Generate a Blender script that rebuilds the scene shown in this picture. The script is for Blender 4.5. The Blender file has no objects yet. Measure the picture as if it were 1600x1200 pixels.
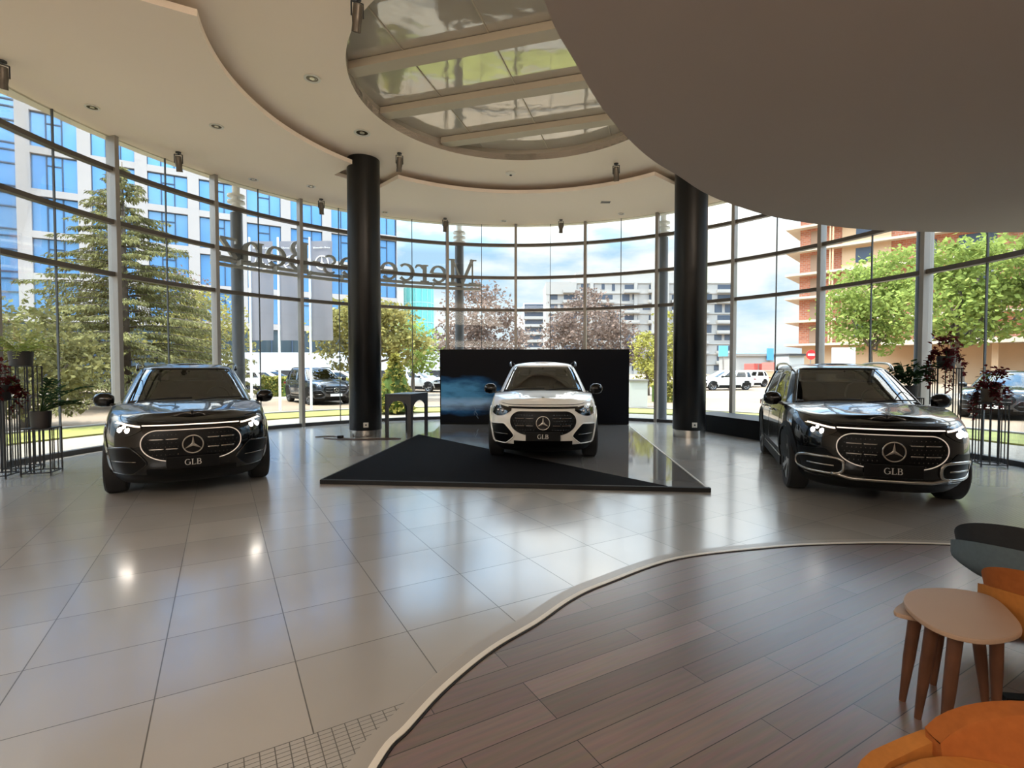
SKY_LOW, SKY_HIGH, SUN, HALL, MEZZ, UP, EXPO = .57, 4.5, 4.6, 280, 15, 520, 1.0
import bpy, bmesh, math, random
from math import sin, cos, pi, radians, hypot, atan2, sqrt
from mathutils import Vector, Matrix
from mathutils.geometry import tessellate_polygon
S = bpy.context.scene
COL = S.collection
random.seed(7)

# ------------------------------------------------------------------ materials
def lin(c):
    return tuple(((v/255.0)/12.92 if v/255.0 <= .04045 else ((v/255.0+.055)/1.055)**2.4) for v in c)

def mat(name, rgb, rough=.5, metal=0.0, emit=0.0, ecol=None, coat=0.0, spec=.5, bump=None, noise=None):
    """principled material; rgb is 0-255; noise=(scale, amount) varies the tone, bump=(scale, strength)"""
    m = bpy.data.materials.new(name); m.use_nodes = True
    nt = m.node_tree; b = nt.nodes['Principled BSDF']
    c = lin(rgb)
    b.inputs['Base Color'].default_value = (*c, 1)
    b.inputs['Roughness'].default_value = rough
    b.inputs['Metallic'].default_value = metal
    b.inputs['Specular IOR Level'].default_value = spec
    if coat:
        b.inputs['Coat Weight'].default_value = coat; b.inputs['Coat Roughness'].default_value = .03
    if emit:
        b.inputs['Emission Color'].default_value = (*(lin(ecol) if ecol else c), 1)
        b.inputs['Emission Strength'].default_value = emit
    if noise or bump:
        tc = nt.nodes.new('ShaderNodeTexCoord')
    if noise:
        n = nt.nodes.new('ShaderNodeTexNoise'); n.inputs['Scale'].default_value = noise[0]; n.inputs['Detail'].default_value = 4
        r = nt.nodes.new('ShaderNodeValToRGB')
        a = noise[1]
        r.color_ramp.elements[0].position = .3; r.color_ramp.elements[1].position = .7
        r.color_ramp.elements[0].color = (*[v*(1-a) for v in c], 1)
        r.color_ramp.elements[1].color = (*[min(1, v*(1+a)) for v in c], 1)
        nt.links.new(tc.outputs['Object'], n.inputs['Vector']); nt.links.new(n.outputs['Fac'], r.inputs['Fac'])
        nt.links.new(r.outputs['Color'], b.inputs['Base Color'])
    if bump:
        n = nt.nodes.new('ShaderNodeTexNoise'); n.inputs['Scale'].default_value = bump[0]; n.inputs['Detail'].default_value = 3
        bp = nt.nodes.new('ShaderNodeBump'); bp.inputs['Strength'].default_value = bump[1]; bp.inputs['Distance'].default_value = .05
        nt.links.new(tc.outputs['Object'], n.inputs['Vector']); nt.links.new(n.outputs['Fac'], bp.inputs['Height'])
        nt.links.new(bp.outputs['Normal'], b.inputs['Normal'])
    return m

def glass(name, tint, refl=1.0, ior=1.45):
    """clear architectural glass: straight-through transmission plus a Fresnel reflection"""
    m = bpy.data.materials.new(name); m.use_nodes = True
    nt = m.node_tree; nt.nodes.remove(nt.nodes['Principled BSDF'])
    out = nt.nodes['Material Output']
    t = nt.nodes.new('ShaderNodeBsdfTransparent'); t.inputs['Color'].default_value = (*tint, 1)
    g = nt.nodes.new('ShaderNodeBsdfGlossy'); g.inputs['Roughness'].default_value = 0.0
    f = nt.nodes.new('ShaderNodeFresnel'); f.inputs['IOR'].default_value = ior
    k = nt.nodes.new('ShaderNodeMath'); k.operation = 'MULTIPLY'; k.inputs[1].default_value = refl
    mx = nt.nodes.new('ShaderNodeMixShader')
    nt.links.new(f.outputs['Fac'], k.inputs[0]); nt.links.new(k.outputs[0], mx.inputs['Fac'])
    nt.links.new(t.outputs[0], mx.inputs[1]); nt.links.new(g.outputs[0], mx.inputs[2])
    nt.links.new(mx.outputs[0], out.inputs['Surface'])
    return m

def leaf_mat(name, rgb, tr=.35, var=.3):
    m = bpy.data.materials.new(name); m.use_nodes = True; nt = m.node_tree; nt.nodes.remove(nt.nodes['Principled BSDF'])
    tc = nt.nodes.new('ShaderNodeTexCoord'); n = nt.nodes.new('ShaderNodeTexNoise'); n.inputs['Scale'].default_value = 2.2; nt.links.new(tc.outputs['Object'], n.inputs['Vector'])
    r = nt.nodes.new('ShaderNodeValToRGB'); c = lin(rgb); r.color_ramp.elements[0].position = .35; r.color_ramp.elements[1].position = .65
    r.color_ramp.elements[0].color = (*[v*(1-var) for v in c],1); r.color_ramp.elements[1].color = (*[min(1,v*(1+var)) for v in c],1)
    nt.links.new(n.outputs['Fac'], r.inputs['Fac'])
    d = nt.nodes.new('ShaderNodeBsdfDiffuse'); t = nt.nodes.new('ShaderNodeBsdfTranslucent'); mx = nt.nodes.new('ShaderNodeMixShader'); mx.inputs[0].default_value = tr
    nt.links.new(r.outputs[0], d.inputs[0]); nt.links.new(r.outputs[0], t.inputs[0]); nt.links.new(d.outputs[0], mx.inputs[1]); nt.links.new(t.outputs[0], mx.inputs[2]); nt.links.new(mx.outputs[0], nt.nodes['Material Output'].inputs[0])
    return m
# ------------------------------------------------------------------ mesh builder
class MB:
    def __init__(s): s.v = []; s.f = []; s.m = []
    def add(s, vs, fs, mi=0):
        o = len(s.v); s.v += [tuple(v) for v in vs]
        for f in fs: s.f.append(tuple(i+o for i in f)); s.m.append(mi)
    def box(s, x0, x1, y0, y1, z0, z1, mi=0, M=None):
        vs = [Vector(p) for p in ((x0,y0,z0),(x1,y0,z0),(x1,y1,z0),(x0,y1,z0),(x0,y0,z1),(x1,y0,z1),(x1,y1,z1),(x0,y1,z1))]
        if M is not None: vs = [M @ v for v in vs]
        s.add(vs, [(0,3,2,1),(4,5,6,7),(0,1,5,4),(1,2,6,5),(2,3,7,6),(3,0,4,7)], mi)
    def bar(s, p, q, w, h=None, mi=0, up=(0,0,1)):
        """box of width w and height h from p to q"""
        h = h or w; p, q = Vector(p), Vector(q); d = (q-p)
        L = d.length; d.normalize(); up = Vector(up)
        if abs(d.dot(up)) > .98: up = Vector((0,1,0))
        x = d.cross(up).normalized(); z = x.cross(d)
        vs = []
        for b in (p, q):
            for a, c in ((-1,-1),(1,-1),(1,1),(-1,1)): vs.append(b + x*a*w/2 + z*c*h/2)
        s.add(vs, [(0,1,2,3),(7,6,5,4),(0,4,5,1),(1,5,6,2),(2,6,7,3),(3,7,4,0)], mi)
    def tube(s, pts, r, n=8, closed=False, mi=0, caps=True):
        pts = [Vector(p) for p in pts]; N = len(pts); rs = r if isinstance(r, (list, tuple)) else [r]*N
        rings = []; prev = None
        for i, p in enumerate(pts):
            a = pts[(i-1) % N] if (closed or i > 0) else p; b = pts[(i+1) % N] if (closed or i < N-1) else p
            d = (b-a).normalized()
            if prev is None:
                up = Vector((0,0,1)) if abs(d.z) < .9 else Vector((1,0,0)); x = d.cross(up).normalized()
            else:
                x = (prev - d*prev.dot(d)); x = x.normalized() if x.length > 1e-6 else d.orthogonal().normalized()
            prev = x; y = d.cross(x)
            rings.append([p + (x*cos(2*pi*k/n) + y*sin(2*pi*k/n))*rs[i] for k in range(n)])
        vs = [v for rg in rings for v in rg]; fs = []
        for i in range(N if closed else N-1):
            a, b = i*n, ((i+1) % N)*n
            for k in range(n): fs.append((a+k, a+(k+1) % n, b+(k+1) % n, b+k))
        if caps and not closed: fs += [tuple(range(n-1,-1,-1)), tuple(range((N-1)*n, N*n))]
        s.add(vs, fs, mi)
    def lathe(s, prof, n=24, M=None, mi=0, closed=False):
        """prof: (r, z) list about the z axis"""
        vs = []
        for r, z in prof:
            for k in range(n): vs.append(Vector((r*cos(2*pi*k/n), r*sin(2*pi*k/n), z)))
        if M is not None: vs = [M @ v for v in vs]
        fs = []; N = len(prof)
        for i in range(N if closed else N-1):
            a, b = i*n, ((i+1) % N)*n
            for k in range(n): fs.append((a+k, a+(k+1) % n, b+(k+1) % n, b+k))
        if not closed:
            if prof[0][0] > 1e-6: fs.append(tuple(range(n-1,-1,-1)))
            if prof[-1][0] > 1e-6: fs.append(tuple(range((N-1)*n, N*n)))
        s.add(vs, fs, mi)
    def prism(s, loops, z0, z1, mi=0, fn=None):
        """extruded outline with holes; fn maps (x, y, z) to a point"""
        fn = fn or (lambda x, y, z: (x, y, z))
        flat = [p for l in loops for p in l]; n = len(flat)
        tri = tessellate_polygon([[Vector((p[0], p[1], 0)) for p in l] for l in loops])
        vs = [fn(p[0], p[1], z0) for p in flat] + [fn(p[0], p[1], z1) for p in flat]
        fs = []
        for t in tri:
            a, b, c = (flat[i] for i in t)
            if (b[0]-a[0])*(c[1]-a[1])-(b[1]-a[1])*(c[0]-a[0]) < 0: t = t[::-1]
            fs.append(tuple(t[::-1])); fs.append(tuple(i+n for i in t))
        o = 0
        for l in loops:
            L = len(l)
            for i in range(L):
                j = (i+1) % L; fs.append((o+i, o+j, o+j+n, o+i+n))
            o += L
        s.add(vs, fs, mi)
    def grid(s, P, mi=0, closed_u=False):
        nu, nv = len(P), len(P[0]); vs = [p for r in P for p in r]; fs = []
        for i in range(nu if closed_u else nu-1):
            for j in range(nv-1):
                a, b = i*nv, ((i+1) % nu)*nv
                fs.append((a+j, a+j+1, b+j+1, b+j))
        s.add(vs, fs, mi)
    def solid_grid(s, P, Q, mi=0):
        """closed slab between two equal grids of points"""
        nu, nv = len(P), len(P[0]); n = nu*nv
        vs = [p for r in P for p in r] + [p for r in Q for p in r]; fs = []
        for i in range(nu-1):
            for j in range(nv-1):
                a, b, c, d = i*nv+j, i*nv+j+1, (i+1)*nv+j+1, (i+1)*nv+j
                fs += [(a,b,c,d), (d+n,c+n,b+n,a+n)]
        for i in range(nu-1):
            a, d = i*nv, (i+1)*nv; fs.append((d,d+n,a+n,a)); a += nv-1; d += nv-1; fs.append((a,a+n,d+n,d))
        for j in range(nv-1):
            a, b = j, j+1; fs.append((a,a+n,b+n,b)); a += (nu-1)*nv; b += (nu-1)*nv; fs.append((b,b+n,a+n,a))
        s.add(vs, fs, mi)
    def build(s, name, mats, parent=None, smooth=False, fix=True, bevel=0):
        me = bpy.data.meshes.new(name); me.from_pydata([tuple(v) for v in s.v], [], s.f)
        for m in (mats if isinstance(mats, (list, tuple)) else [mats]): me.materials.append(m)
        me.polygons.foreach_set('material_index', s.m)
        if fix:
            bm = bmesh.new(); bm.from_mesh(me); bmesh.ops.recalc_face_normals(bm, faces=bm.faces)
            if bevel: bmesh.ops.bevel(bm, geom=[e for e in bm.edges if len(e.link_faces) == 2 and e.calc_face_angle(0) > .6], offset=bevel, segments=2, affect='EDGES', profile=.6)
            bm.to_mesh(me); bm.free()
        if smooth:
            me.polygons.foreach_set('use_smooth', [True]*len(me.polygons))
            if smooth is not True: me.set_sharp_from_angle(angle=radians(smooth))
        me.update()
        o = bpy.data.objects.new(name, me); COL.objects.link(o)
        if parent: o.parent = parent
        return o

def tag(o, label=None, cat=None, group=None, kind=None):
    if label: o['label'] = label
    if cat: o['category'] = cat
    if group: o['group'] = group
    if kind: o['kind'] = kind
    return o
def struct(o): o['kind'] = 'structure'; return o
def thing(name, loc, label, cat, rz=0, group=None):
    o = bpy.data.objects.new(name, None); COL.objects.link(o); o.empty_display_size = .1
    o.location = loc; o.rotation_euler = (0, 0, rz)
    return tag(o, label, cat, group)
def copy_tree(o, parent=None, skip=()):
    c = o.copy(); COL.objects.link(c); c.parent = parent
    for ch in [k for k in o.children if k.name.split('.')[0] not in skip]: copy_tree(ch, c, skip)
    return c
def T(x=0, y=0, z=0): return Matrix.Translation((x, y, z))
def RZ(a): return Matrix.Rotation(a, 4, 'Z')
def RX(a): return Matrix.Rotation(a, 4, 'X')
def RY(a): return Matrix.Rotation(a, 4, 'Y')
def lerp(a, b, t): return a+(b-a)*t
def smooth01(t): t = max(0, min(1, t)); return t*t*(3-2*t)
def interp(tab, x):
    """smooth (Catmull-Rom) interpolation in a list of (x, value)"""
    if x <= tab[0][0]: return tab[0][1]
    if x >= tab[-1][0]: return tab[-1][1]
    for i in range(len(tab)-1):
        if tab[i][0] <= x <= tab[i+1][0]:
            x0, y0 = tab[i]; x1, y1 = tab[i+1]; h = x1-x0; t = (x-x0)/h
            m0 = (y1-tab[i-1][1])/(x1-tab[i-1][0]) if i > 0 else (y1-y0)/h
            m1 = (tab[i+2][1]-y0)/(tab[i+2][0]-x0) if i < len(tab)-2 else (y1-y0)/h
            return (2*t**3-3*t*t+1)*y0+(t**3-2*t*t+t)*h*m0+(-2*t**3+3*t*t)*y1+(t**3-t*t)*h*m1
def spline(pts, n=6, closed=False):
    """Catmull-Rom through points"""
    P = [Vector(p) for p in pts]; N = len(P); out = []
    for i in range(N if closed else N-1):
        a = P[(i-1) % N] if closed or i > 0 else P[0]; b = P[i]; c = P[(i+1) % N]; d = P[(i+2) % N] if closed or i < N-2 else P[-1]
        for k in range(n):
            t = k/n; out.append(.5*((2*b)+(c-a)*t+(2*a-5*b+4*c-d)*t*t+(3*b-3*c+d-a)*t**3))
    if not closed: out.append(P[-1])
    return out

# ------------------------------------------------------------------ letters
TH, TN = .22, .095
def arcp(cx, cy, rx, ry, a0, a1, n=18, th=TH, tn=TN):
    return [((cx+rx*cos(radians(lerp(a0,a1,i/n))), cy+ry*sin(radians(lerp(a0,a1,i/n)))), tn+(th-tn)*abs(cos(radians(lerp(a0,a1,i/n))))**1.5) for i in range(n+1)]
def ln(x0, y0, x1, y1, w): return [((x0,y0),w), ((x1,y1),w)]
def serif(x, y, w=.42): return ln(x-w/2, y, x+w/2, y, .06)
LET = {
 'M': (1.8, [ln(.25,0,.25,1.45,.09), ln(.25,1.45,.86,.03,.2), ln(.86,.03,1.45,1.45,.09), ln(1.45,0,1.45,1.45,TH), serif(.25,.03,.45), serif(1.45,.03,.5), serif(.2,1.42,.4), serif(1.5,1.42,.4)]),
 'e': (1.1, [arcp(.53,.5,.41,.46,5,318), ln(.14,.54,.92,.54,.07)]),
 'r': (.85, [ln(.25,0,.25,1,TH), serif(.25,.03,.5), serif(.17,.97,.25), arcp(.58,.62,.3,.34,150,60,8), ln(.72,.86,.8,.9,.16)]),
 'c': (1.0, [arcp(.53,.5,.41,.46,48,318)]),
 'd': (1.2, [arcp(.5,.48,.38,.46,40,320), ln(.88,0,.88,1.45,TH), serif(.95,.03,.3), serif(.8,1.42,.3)]),
 's': (.9, [arcp(.45,.73,.27,.23,40,250,14,.13), arcp(.45,.27,.3,.25,70,-140,14,.13)]),
 '-': (.6, [ln(.08,.5,.5,.5,.13)]),
 'B': (1.25, [ln(.28,0,.28,1.45,.22), ln(.1,.03,.62,.03,.075), ln(.1,1.42,.6,1.42,.075), ln(.28,.77,.66,.77,.075), arcp(.6,1.1,.32,.32,90,-90), arcp(.62,.4,.4,.37,90,-90)]),
 'n': (1.25, [ln(.25,0,.25,1,TH), serif(.25,.03,.48), serif(.17,.97,.25), arcp(.6,.58,.33,.37,160,0,12), ln(.93,.6,.93,0,TH), serif(.93,.03,.48)]),
 'z': (1.0, [ln(.1,.95,.88,.95,.09), ln(.82,.95,.15,.05,.2), ln(.1,.05,.92,.05,.09), ln(.12,.95,.12,.75,.06), ln(.9,.05,.9,.25,.06)]),
 'G': (1.45, [arcp(.72,.72,.58,.71,48,330), ln(1.2,.1,1.2,.66,TH), serif(1.15,.68,.5)]),
 'L': (1.15, [ln(.3,0,.3,1.45,.22), ln(.1,.03,1.02,.03,.075), serif(.3,1.42,.5), ln(1.02,.03,1.02,.34,.07)]),
}
def letter(mb, ch, fn, d0, d1):
    """solid letter; fn(u, v, depth) -> point"""
    for path in LET[ch][1]:
        N = len(path); L, R = [], []
        for i, ((x, y), w) in enumerate(path):
            a = path[max(0,i-1)][0]; b = path[min(N-1,i+1)][0]
            dx, dy = b[0]-a[0], b[1]-a[1]; l = hypot(dx, dy) or 1
            nx, ny = -dy/l*w/2, dx/l*w/2
            L.append((x+nx,y+ny)); R.append((x-nx,y-ny))
        P = [[fn(*L[i], d0), fn(*R[i], d0)] for i in range(N)]; Q = [[fn(*L[i], d1), fn(*R[i], d1)] for i in range(N)]
        mb.solid_grid(P, Q)
def word(mb, text, fn, d0, d1):
    u = 0
    for ch in text:
        letter(mb, ch, lambda x, y, d, u=u: fn(x+u, y, d), d0, d1); u += LET[ch][0]
    return u
def star_emblem(mb, fn, r, rr, t=1.0):
    """ring with a three-pointed star in the plane fn(x, z, depth)"""
    N = 40
    ring = [[fn((r+rr*cos(2*pi*k/8))*cos(2*pi*i/N), (r+rr*cos(2*pi*k/8))*sin(2*pi*i/N), rr*sin(2*pi*k/8)*t) for k in range(9)] for i in range(N)]
    mb.grid(ring, closed_u=True)
    for k in range(3):
        a = pi/2+k*2*pi/3
        tip = (r*cos(a), r*sin(a)); l = (.17*r*cos(a+pi/3), .17*r*sin(a+pi/3)); q = (.17*r*cos(a-pi/3), .17*r*sin(a-pi/3))
        vs = [fn(0,0,rr*t), fn(*tip,rr*.4*t), fn(*l,0), fn(*q,0), fn(0,0,-rr*t)]
        mb.add(vs, [(0,2,1),(0,1,3),(4,1,2),(4,3,1),(0,4,2),(0,3,4)])
# ------------------------------------------------------------------ shared materials
M_ = {}
M_['ceil'] = mat('warm white ceiling paint', (236,221,204), .8, noise=(.6,.012))
M_['wall'] = mat('white wall paint', (226,220,210), .8, noise=(.7,.015))
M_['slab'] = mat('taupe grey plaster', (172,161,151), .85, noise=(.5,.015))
M_['groove'] = mat('cove groove paint', (200,190,172), .8)
M_['alu'] = mat('satin aluminium', (150,145,139), .38, .5, noise=(3,.04))
M_['cap'] = mat('light grey cover profile', (158,156,152), .4)
M_['transom'] = mat('bronze grey aluminium', (92,86,80), .42, .35, noise=(3,.05))
M_['dark_alu'] = mat('dark grey aluminium', (62,61,62), .45, .3)
M_['steel'] = mat('brushed steel', (190,186,180), .22, .95, noise=(8,.04))
M_['col'] = mat('black satin lacquer', (11,10,10), .36, noise=(4,.1), spec=.35)
M_['black'] = mat('black matt paint', (7,7,8), .55, spec=.2)
M_['rubber'] = mat('black rubber', (22,22,23), .75)
M_['glass'] = glass('clear facade glass', (.95,.97,.96), .38, 1.45)
M_['joint'] = mat('grey silicone joint', (70,72,72), .6)
M_['grey_steel'] = mat('grey painted steel', (92,95,100), .45, noise=(2,.05))
M_['white_paint'] = mat('white gloss paint', (225,224,220), .35)
M_['chrome'] = mat('chrome', (205,203,200), .12, 1.0)
M_['plastic_white'] = mat('white plastic', (214,209,198), .4)

def nodes(m): return m.node_tree.nodes, m.node_tree.links
def math_node(nt, op, a, b=None):
    n = nt.nodes.new('ShaderNodeMath'); n.operation = op
    for i, v in enumerate((a, b)):
        if v is None: continue
        if isinstance(v, (int, float)): n.inputs[i].default_value = v
        else: nt.links.new(v, n.inputs[i])
    return n.outputs[0]

def floor_material():
    m = mat('light grey glazed floor tile', (186,177,165), .2, spec=.9, coat=.7)
    m.node_tree.nodes['Principled BSDF'].inputs['Coat Roughness'].default_value = .13
    nt = m.node_tree; b = nt.nodes['Principled BSDF']
    tc = nt.nodes.new('ShaderNodeTexCoord'); mp = nt.nodes.new('ShaderNodeMapping'); mp.vector_type = 'POINT'
    mp.inputs['Rotation'].default_value = (0, 0, radians(-30)); nt.links.new(tc.outputs['Object'], mp.inputs['Vector'])
    sx = nt.nodes.new('ShaderNodeSeparateXYZ'); nt.links.new(mp.outputs[0], sx.inputs[0])
    u = math_node(nt, 'ADD', sx.outputs[0], 60.294+.612*.0); v = math_node(nt, 'ADD', sx.outputs[1], -2.235)
    def lines(c, size, half):
        t = math_node(nt, 'DIVIDE', c, size); f = math_node(nt, 'FRACT', t)
        d = math_node(nt, 'ABSOLUTE', math_node(nt, 'SUBTRACT', f, .5))
        return math_node(nt, 'GREATER_THAN', d, .5-half/size)
    uu = math_node(nt, 'ADD', u, .612*100-60); vv = math_node(nt, 'ADD', v, .612*100)
    big = math_node(nt, 'MAXIMUM', lines(uu, .612, .003), lines(vv, .612, .003))
    ms = math_node(nt, 'MAXIMUM', lines(uu, .0556, .0022), lines(math_node(nt, 'ADD', v, 50.0), .025, .0017))
    inm = math_node(nt, 'LESS_THAN', v, 0.0)
    sel = nt.nodes.new('ShaderNodeMix'); sel.data_type = 'FLOAT'
    nt.links.new(inm, sel.inputs[0]); nt.links.new(big, sel.inputs[2]); nt.links.new(ms, sel.inputs[3])
    # each tile a little different
    fl = nt.nodes.new('ShaderNodeCombineXYZ')
    nt.links.new(math_node(nt, 'FLOOR', math_node(nt, 'DIVIDE', uu, .612)), fl.inputs[0]); nt.links.new(math_node(nt, 'FLOOR', math_node(nt, 'DIVIDE', vv, .612)), fl.inputs[1])
    wn = nt.nodes.new('ShaderNodeTexWhiteNoise'); nt.links.new(fl.outputs[0], wn.inputs['Vector'])
    ns = nt.nodes.new('ShaderNodeTexNoise'); ns.inputs['Scale'].default_value = 1.3; nt.links.new(tc.outputs['Object'], ns.inputs['Vector'])
    tone = math_node(nt, 'ADD', math_node(nt, 'MULTIPLY', wn.outputs['Value'], .05), math_node(nt, 'MULTIPLY', ns.outputs['Fac'], .07))
    tile = nt.nodes.new('ShaderNodeMix'); tile.data_type = 'RGBA'
    tile.inputs[6].default_value = (*lin((160,155,149)),1); tile.inputs[7].default_value = (*lin((190,184,176)),1)
    nt.links.new(math_node(nt, 'MULTIPLY', tone, 6.0), tile.inputs[0])
    mx = nt.nodes.new('ShaderNodeMix'); mx.data_type = 'RGBA'; mx.inputs[7].default_value = (*lin((80,75,69)),1)
    nt.links.new(sel.outputs[0], mx.inputs[0]); nt.links.new(tile.outputs[2], mx.inputs[6]); nt.links.new(mx.outputs[2], b.inputs['Base Color'])
    r = math_node(nt, 'ADD', math_node(nt, 'MULTIPLY', sel.outputs[0], .4), math_node(nt, 'ADD', math_node(nt, 'MULTIPLY', ns.outputs['Fac'], .06), .2))
    nt.links.new(r, b.inputs['Roughness'])
    return m
M_['floor'] = floor_material()

def wood_material():
    m = mat('dark brown wood planks', (74,54,46), .3, coat=.35)
    m.node_tree.nodes['Principled BSDF'].inputs['Coat Roughness'].default_value = .22
    nt = m.node_tree; b = nt.nodes['Principled BSDF']
    tc = nt.nodes.new('ShaderNodeTexCoord'); mp = nt.nodes.new('ShaderNodeMapping'); mp.inputs['Rotation'].default_value = (0,0,radians(-29.5))
    mp.inputs['Location'].default_value = (20,20.1,0); nt.links.new(tc.outputs['Object'], mp.inputs['Vector'])
    br = nt.nodes.new('ShaderNodeTexBrick'); br.inputs['Scale'].default_value = 1; br.inputs['Brick Width'].default_value = 1.25; br.inputs['Row Height'].default_value = .148
    br.inputs['Mortar Size'].default_value = .0022; br.inputs['Mortar Smooth'].default_value = .2; br.offset = .37; br.offset_frequency = 3
    br.inputs['Color1'].default_value = (*lin((128,104,94)),1); br.inputs['Color2'].default_value = (*lin((103,81,72)),1); br.inputs['Mortar'].default_value = (*lin((26,18,15)),1)
    nt.links.new(mp.outputs[0], br.inputs['Vector'])
    m2 = nt.nodes.new('ShaderNodeMapping'); m2.inputs['Scale'].default_value = (1.5,22,1); nt.links.new(mp.outputs[0], m2.inputs['Vector'])
    ns = nt.nodes.new('ShaderNodeTexNoise'); ns.inputs['Scale'].default_value = 2.2; ns.inputs['Detail'].default_value = 6; nt.links.new(m2.outputs[0], ns.inputs['Vector'])
    mx = nt.nodes.new('ShaderNodeMix'); mx.data_type = 'RGBA'; mx.blend_type = 'MULTIPLY'; mx.inputs[0].default_value = .55
    nt.links.new(br.outputs['Color'], mx.inputs[6]); nt.links.new(ns.outputs['Color'], mx.inputs[7])
    gm = nt.nodes.new('ShaderNodeHueSaturation'); gm.inputs['Saturation'].default_value = .75; gm.inputs['Value'].default_value = 1.5; nt.links.new(mx.outputs[2], gm.inputs['Color'])
    nt.links.new(gm.outputs[0], b.inputs['Base Color'])
    nt.links.new(math_node(nt, 'ADD', math_node(nt, 'MULTIPLY', ns.outputs['Fac'], .14), .27), b.inputs['Roughness'])
    return m
M_['wood'] = wood_material()

# ------------------------------------------------------------------ room shell
CX, CY, R = .033, 7.83, 8.07
def pol(r, a, z=None):
    p = (CX+r*cos(radians(a)), CY+r*sin(radians(a)))
    return p if z is None else (*p, z)
ANG = [195.3,180.2,165.1,150.0,134.9,119.8,104.6,89.4,74.0,58.7,43.6,28.4,13.0,-2.0,-17.2]
CEIL, INNER = 6.05, 6.26
YB = -8.0
def footprint(r, n=90, xb=None):
    pts = [pol(r, lerp(-17.2,195.3,i/n)) for i in range(n+1)]
    return pts + [(pts[-1][0], YB), (pts[0][0], YB)]
wood_edge = [(-.55,-3.0),(-.62,-1.5),(-.66,0),(-.64,1.1),(-.522,1.911),(-.44,2.12),(-.311,2.402),(-.1,2.73),(.156,3.016),(.41,3.34),(.693,3.591),(1.355,4.056),(2.21,4.304),(2.757,4.39),(3.4,4.416),(4.022,4.351),(4.7,4.18),(5.6,3.8),(6.6,3.2)]
we = [(p.x,p.y) for p in spline([(x,y,0) for x,y in wood_edge], 6)]
wood_loop = [(7.2,-7.6),(-.55,-7.6)] + we + [(7.2,2.7)]
b = MB(); b.prism([footprint(R+.1), wood_loop[::-1]], -.12, 0); struct(b.build('floor', M_['floor']))
b = MB(); b.prism([wood_loop[::-1]], -.12, .001); o = struct(b.build('floor', M_['wood'])); o['label'] = 'dark brown wood plank floor'
def ribbon(path, off0, off1, z0, z1):
    mb = MB(); P, Q = [], []
    for i, p in enumerate(path):
        a = path[max(0,i-1)]; c = path[min(len(path)-1,i+1)]; dx, dy = c[0]-a[0], c[1]-a[1]; l = hypot(dx,dy); nx, ny = -dy/l, dx/l
        A = (p[0]+nx*off0, p[1]+ny*off0); B = (p[0]+nx*off1, p[1]+ny*off1)
        P.append([(*A,z0),(*B,z0)]); Q.append([(*A,z1),(*B,z1)])
    mb.solid_grid(P, Q); return mb
M_['plain_tile'] = mat('plain grey tile border', (166,160,152), .25, noise=(2,.03))
struct(ribbon(we, .0, .032, -.01, .010).build('trim_1', mat('white edge strip', (222,214,200), .3)))
struct(ribbon(we, .032, .12, -.01, .003).build('trim_2', M_['plain_tile']))
struct(ribbon(we, -.012, .0, -.01, .006).build('trim_3', mat('dark floor gap', (20,15,13), .6)))

# walls behind the glass rotunda
b = MB()
p0, p1 = pol(R,195.3), pol(R,-17.2)
b.box(p0[0]-.2, p0[0], YB, p0[1], 0, INNER); struct(b.build('wall_left', M_['wall']))
b = MB(); b.box(p1[0], p1[0]+.2, YB, p1[1], 0, INNER); struct(b.build('wall_right', M_['wall']))
b = MB(); b.box(p0[0]-.2, p1[0]+.2, YB-.2, YB, 0, INNER); struct(b.build('wall_back', M_['wall']))

# ceilings: low ring near the glass, raised middle, glazed roundel, mezzanine soffit
HC = (.2, 8.45)
def hc(r, a): return (HC[0]+r*cos(radians(a)), HC[1]+r*sin(radians(a)))
def hole_loop():
    out = []; RA, RN = 4.62, 5.5
    notches = [(47.5,33.5),(142.7,128.8),(218,204),(-24,-38)]   # pairs of corner angles, around each column
    seq = [(-24,33.5),(47.5,128.8),(142.7,204),(218,322)]
    for a, c in seq:
        n = max(6, int(abs(c-a)/2))
        out += [hc(RA, lerp(a,c,i/n)) for i in range(n+1)]
        e = c; nx = {33.5:47.5,128.8:142.7,204:218,322:336}[c]
        out += [hc(RN, lerp(e,nx,.05)), hc(RN, lerp(e,nx,.95))]
    return out
hole = hole_loop()
b = MB(); b.prism([footprint(R+.02), hole[::-1]], CEIL, CEIL+.09); struct(b.build('ceiling', M_['ceil']))
DC, DR = (.2, 8.66), 2.86
disc = [(DC[0]+DR*cos(2*pi*i/96), DC[1]+DR*sin(2*pi*i/96)) for i in range(96)]
b = MB(); b.prism([footprint(R+.25), disc[::-1]], INNER, INNER+.14); struct(b.build('ceiling', M_['ceil']))
slab_edge = [(-.35,-1.5),(-.2,.3),(-.02,1.7),(.161,2.584),(.389,3.115),(.64,3.63),(.961,4.145),(1.26,4.54),(1.597,4.891),(2.0,5.33),(2.435,5.695),(3.2,6.2),(4.042,6.55),(4.6,6.72),(5.156,6.821),(6.072,6.885),(6.939,6.885),(7.45,6.86)]
se = [(p.x,p.y) for p in spline([(x,y,0) for x,y in slab_edge], 5)]
b = MB(); b.prism([(se + [(7.55,6.8),(7.55,YB+.05),(-.35,YB+.05)])[::-1]], 3.4, 3.9); o = struct(b.build('ceiling', M_['slab'])); o['label'] = 'grey underside of the curved mezzanine'
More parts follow.
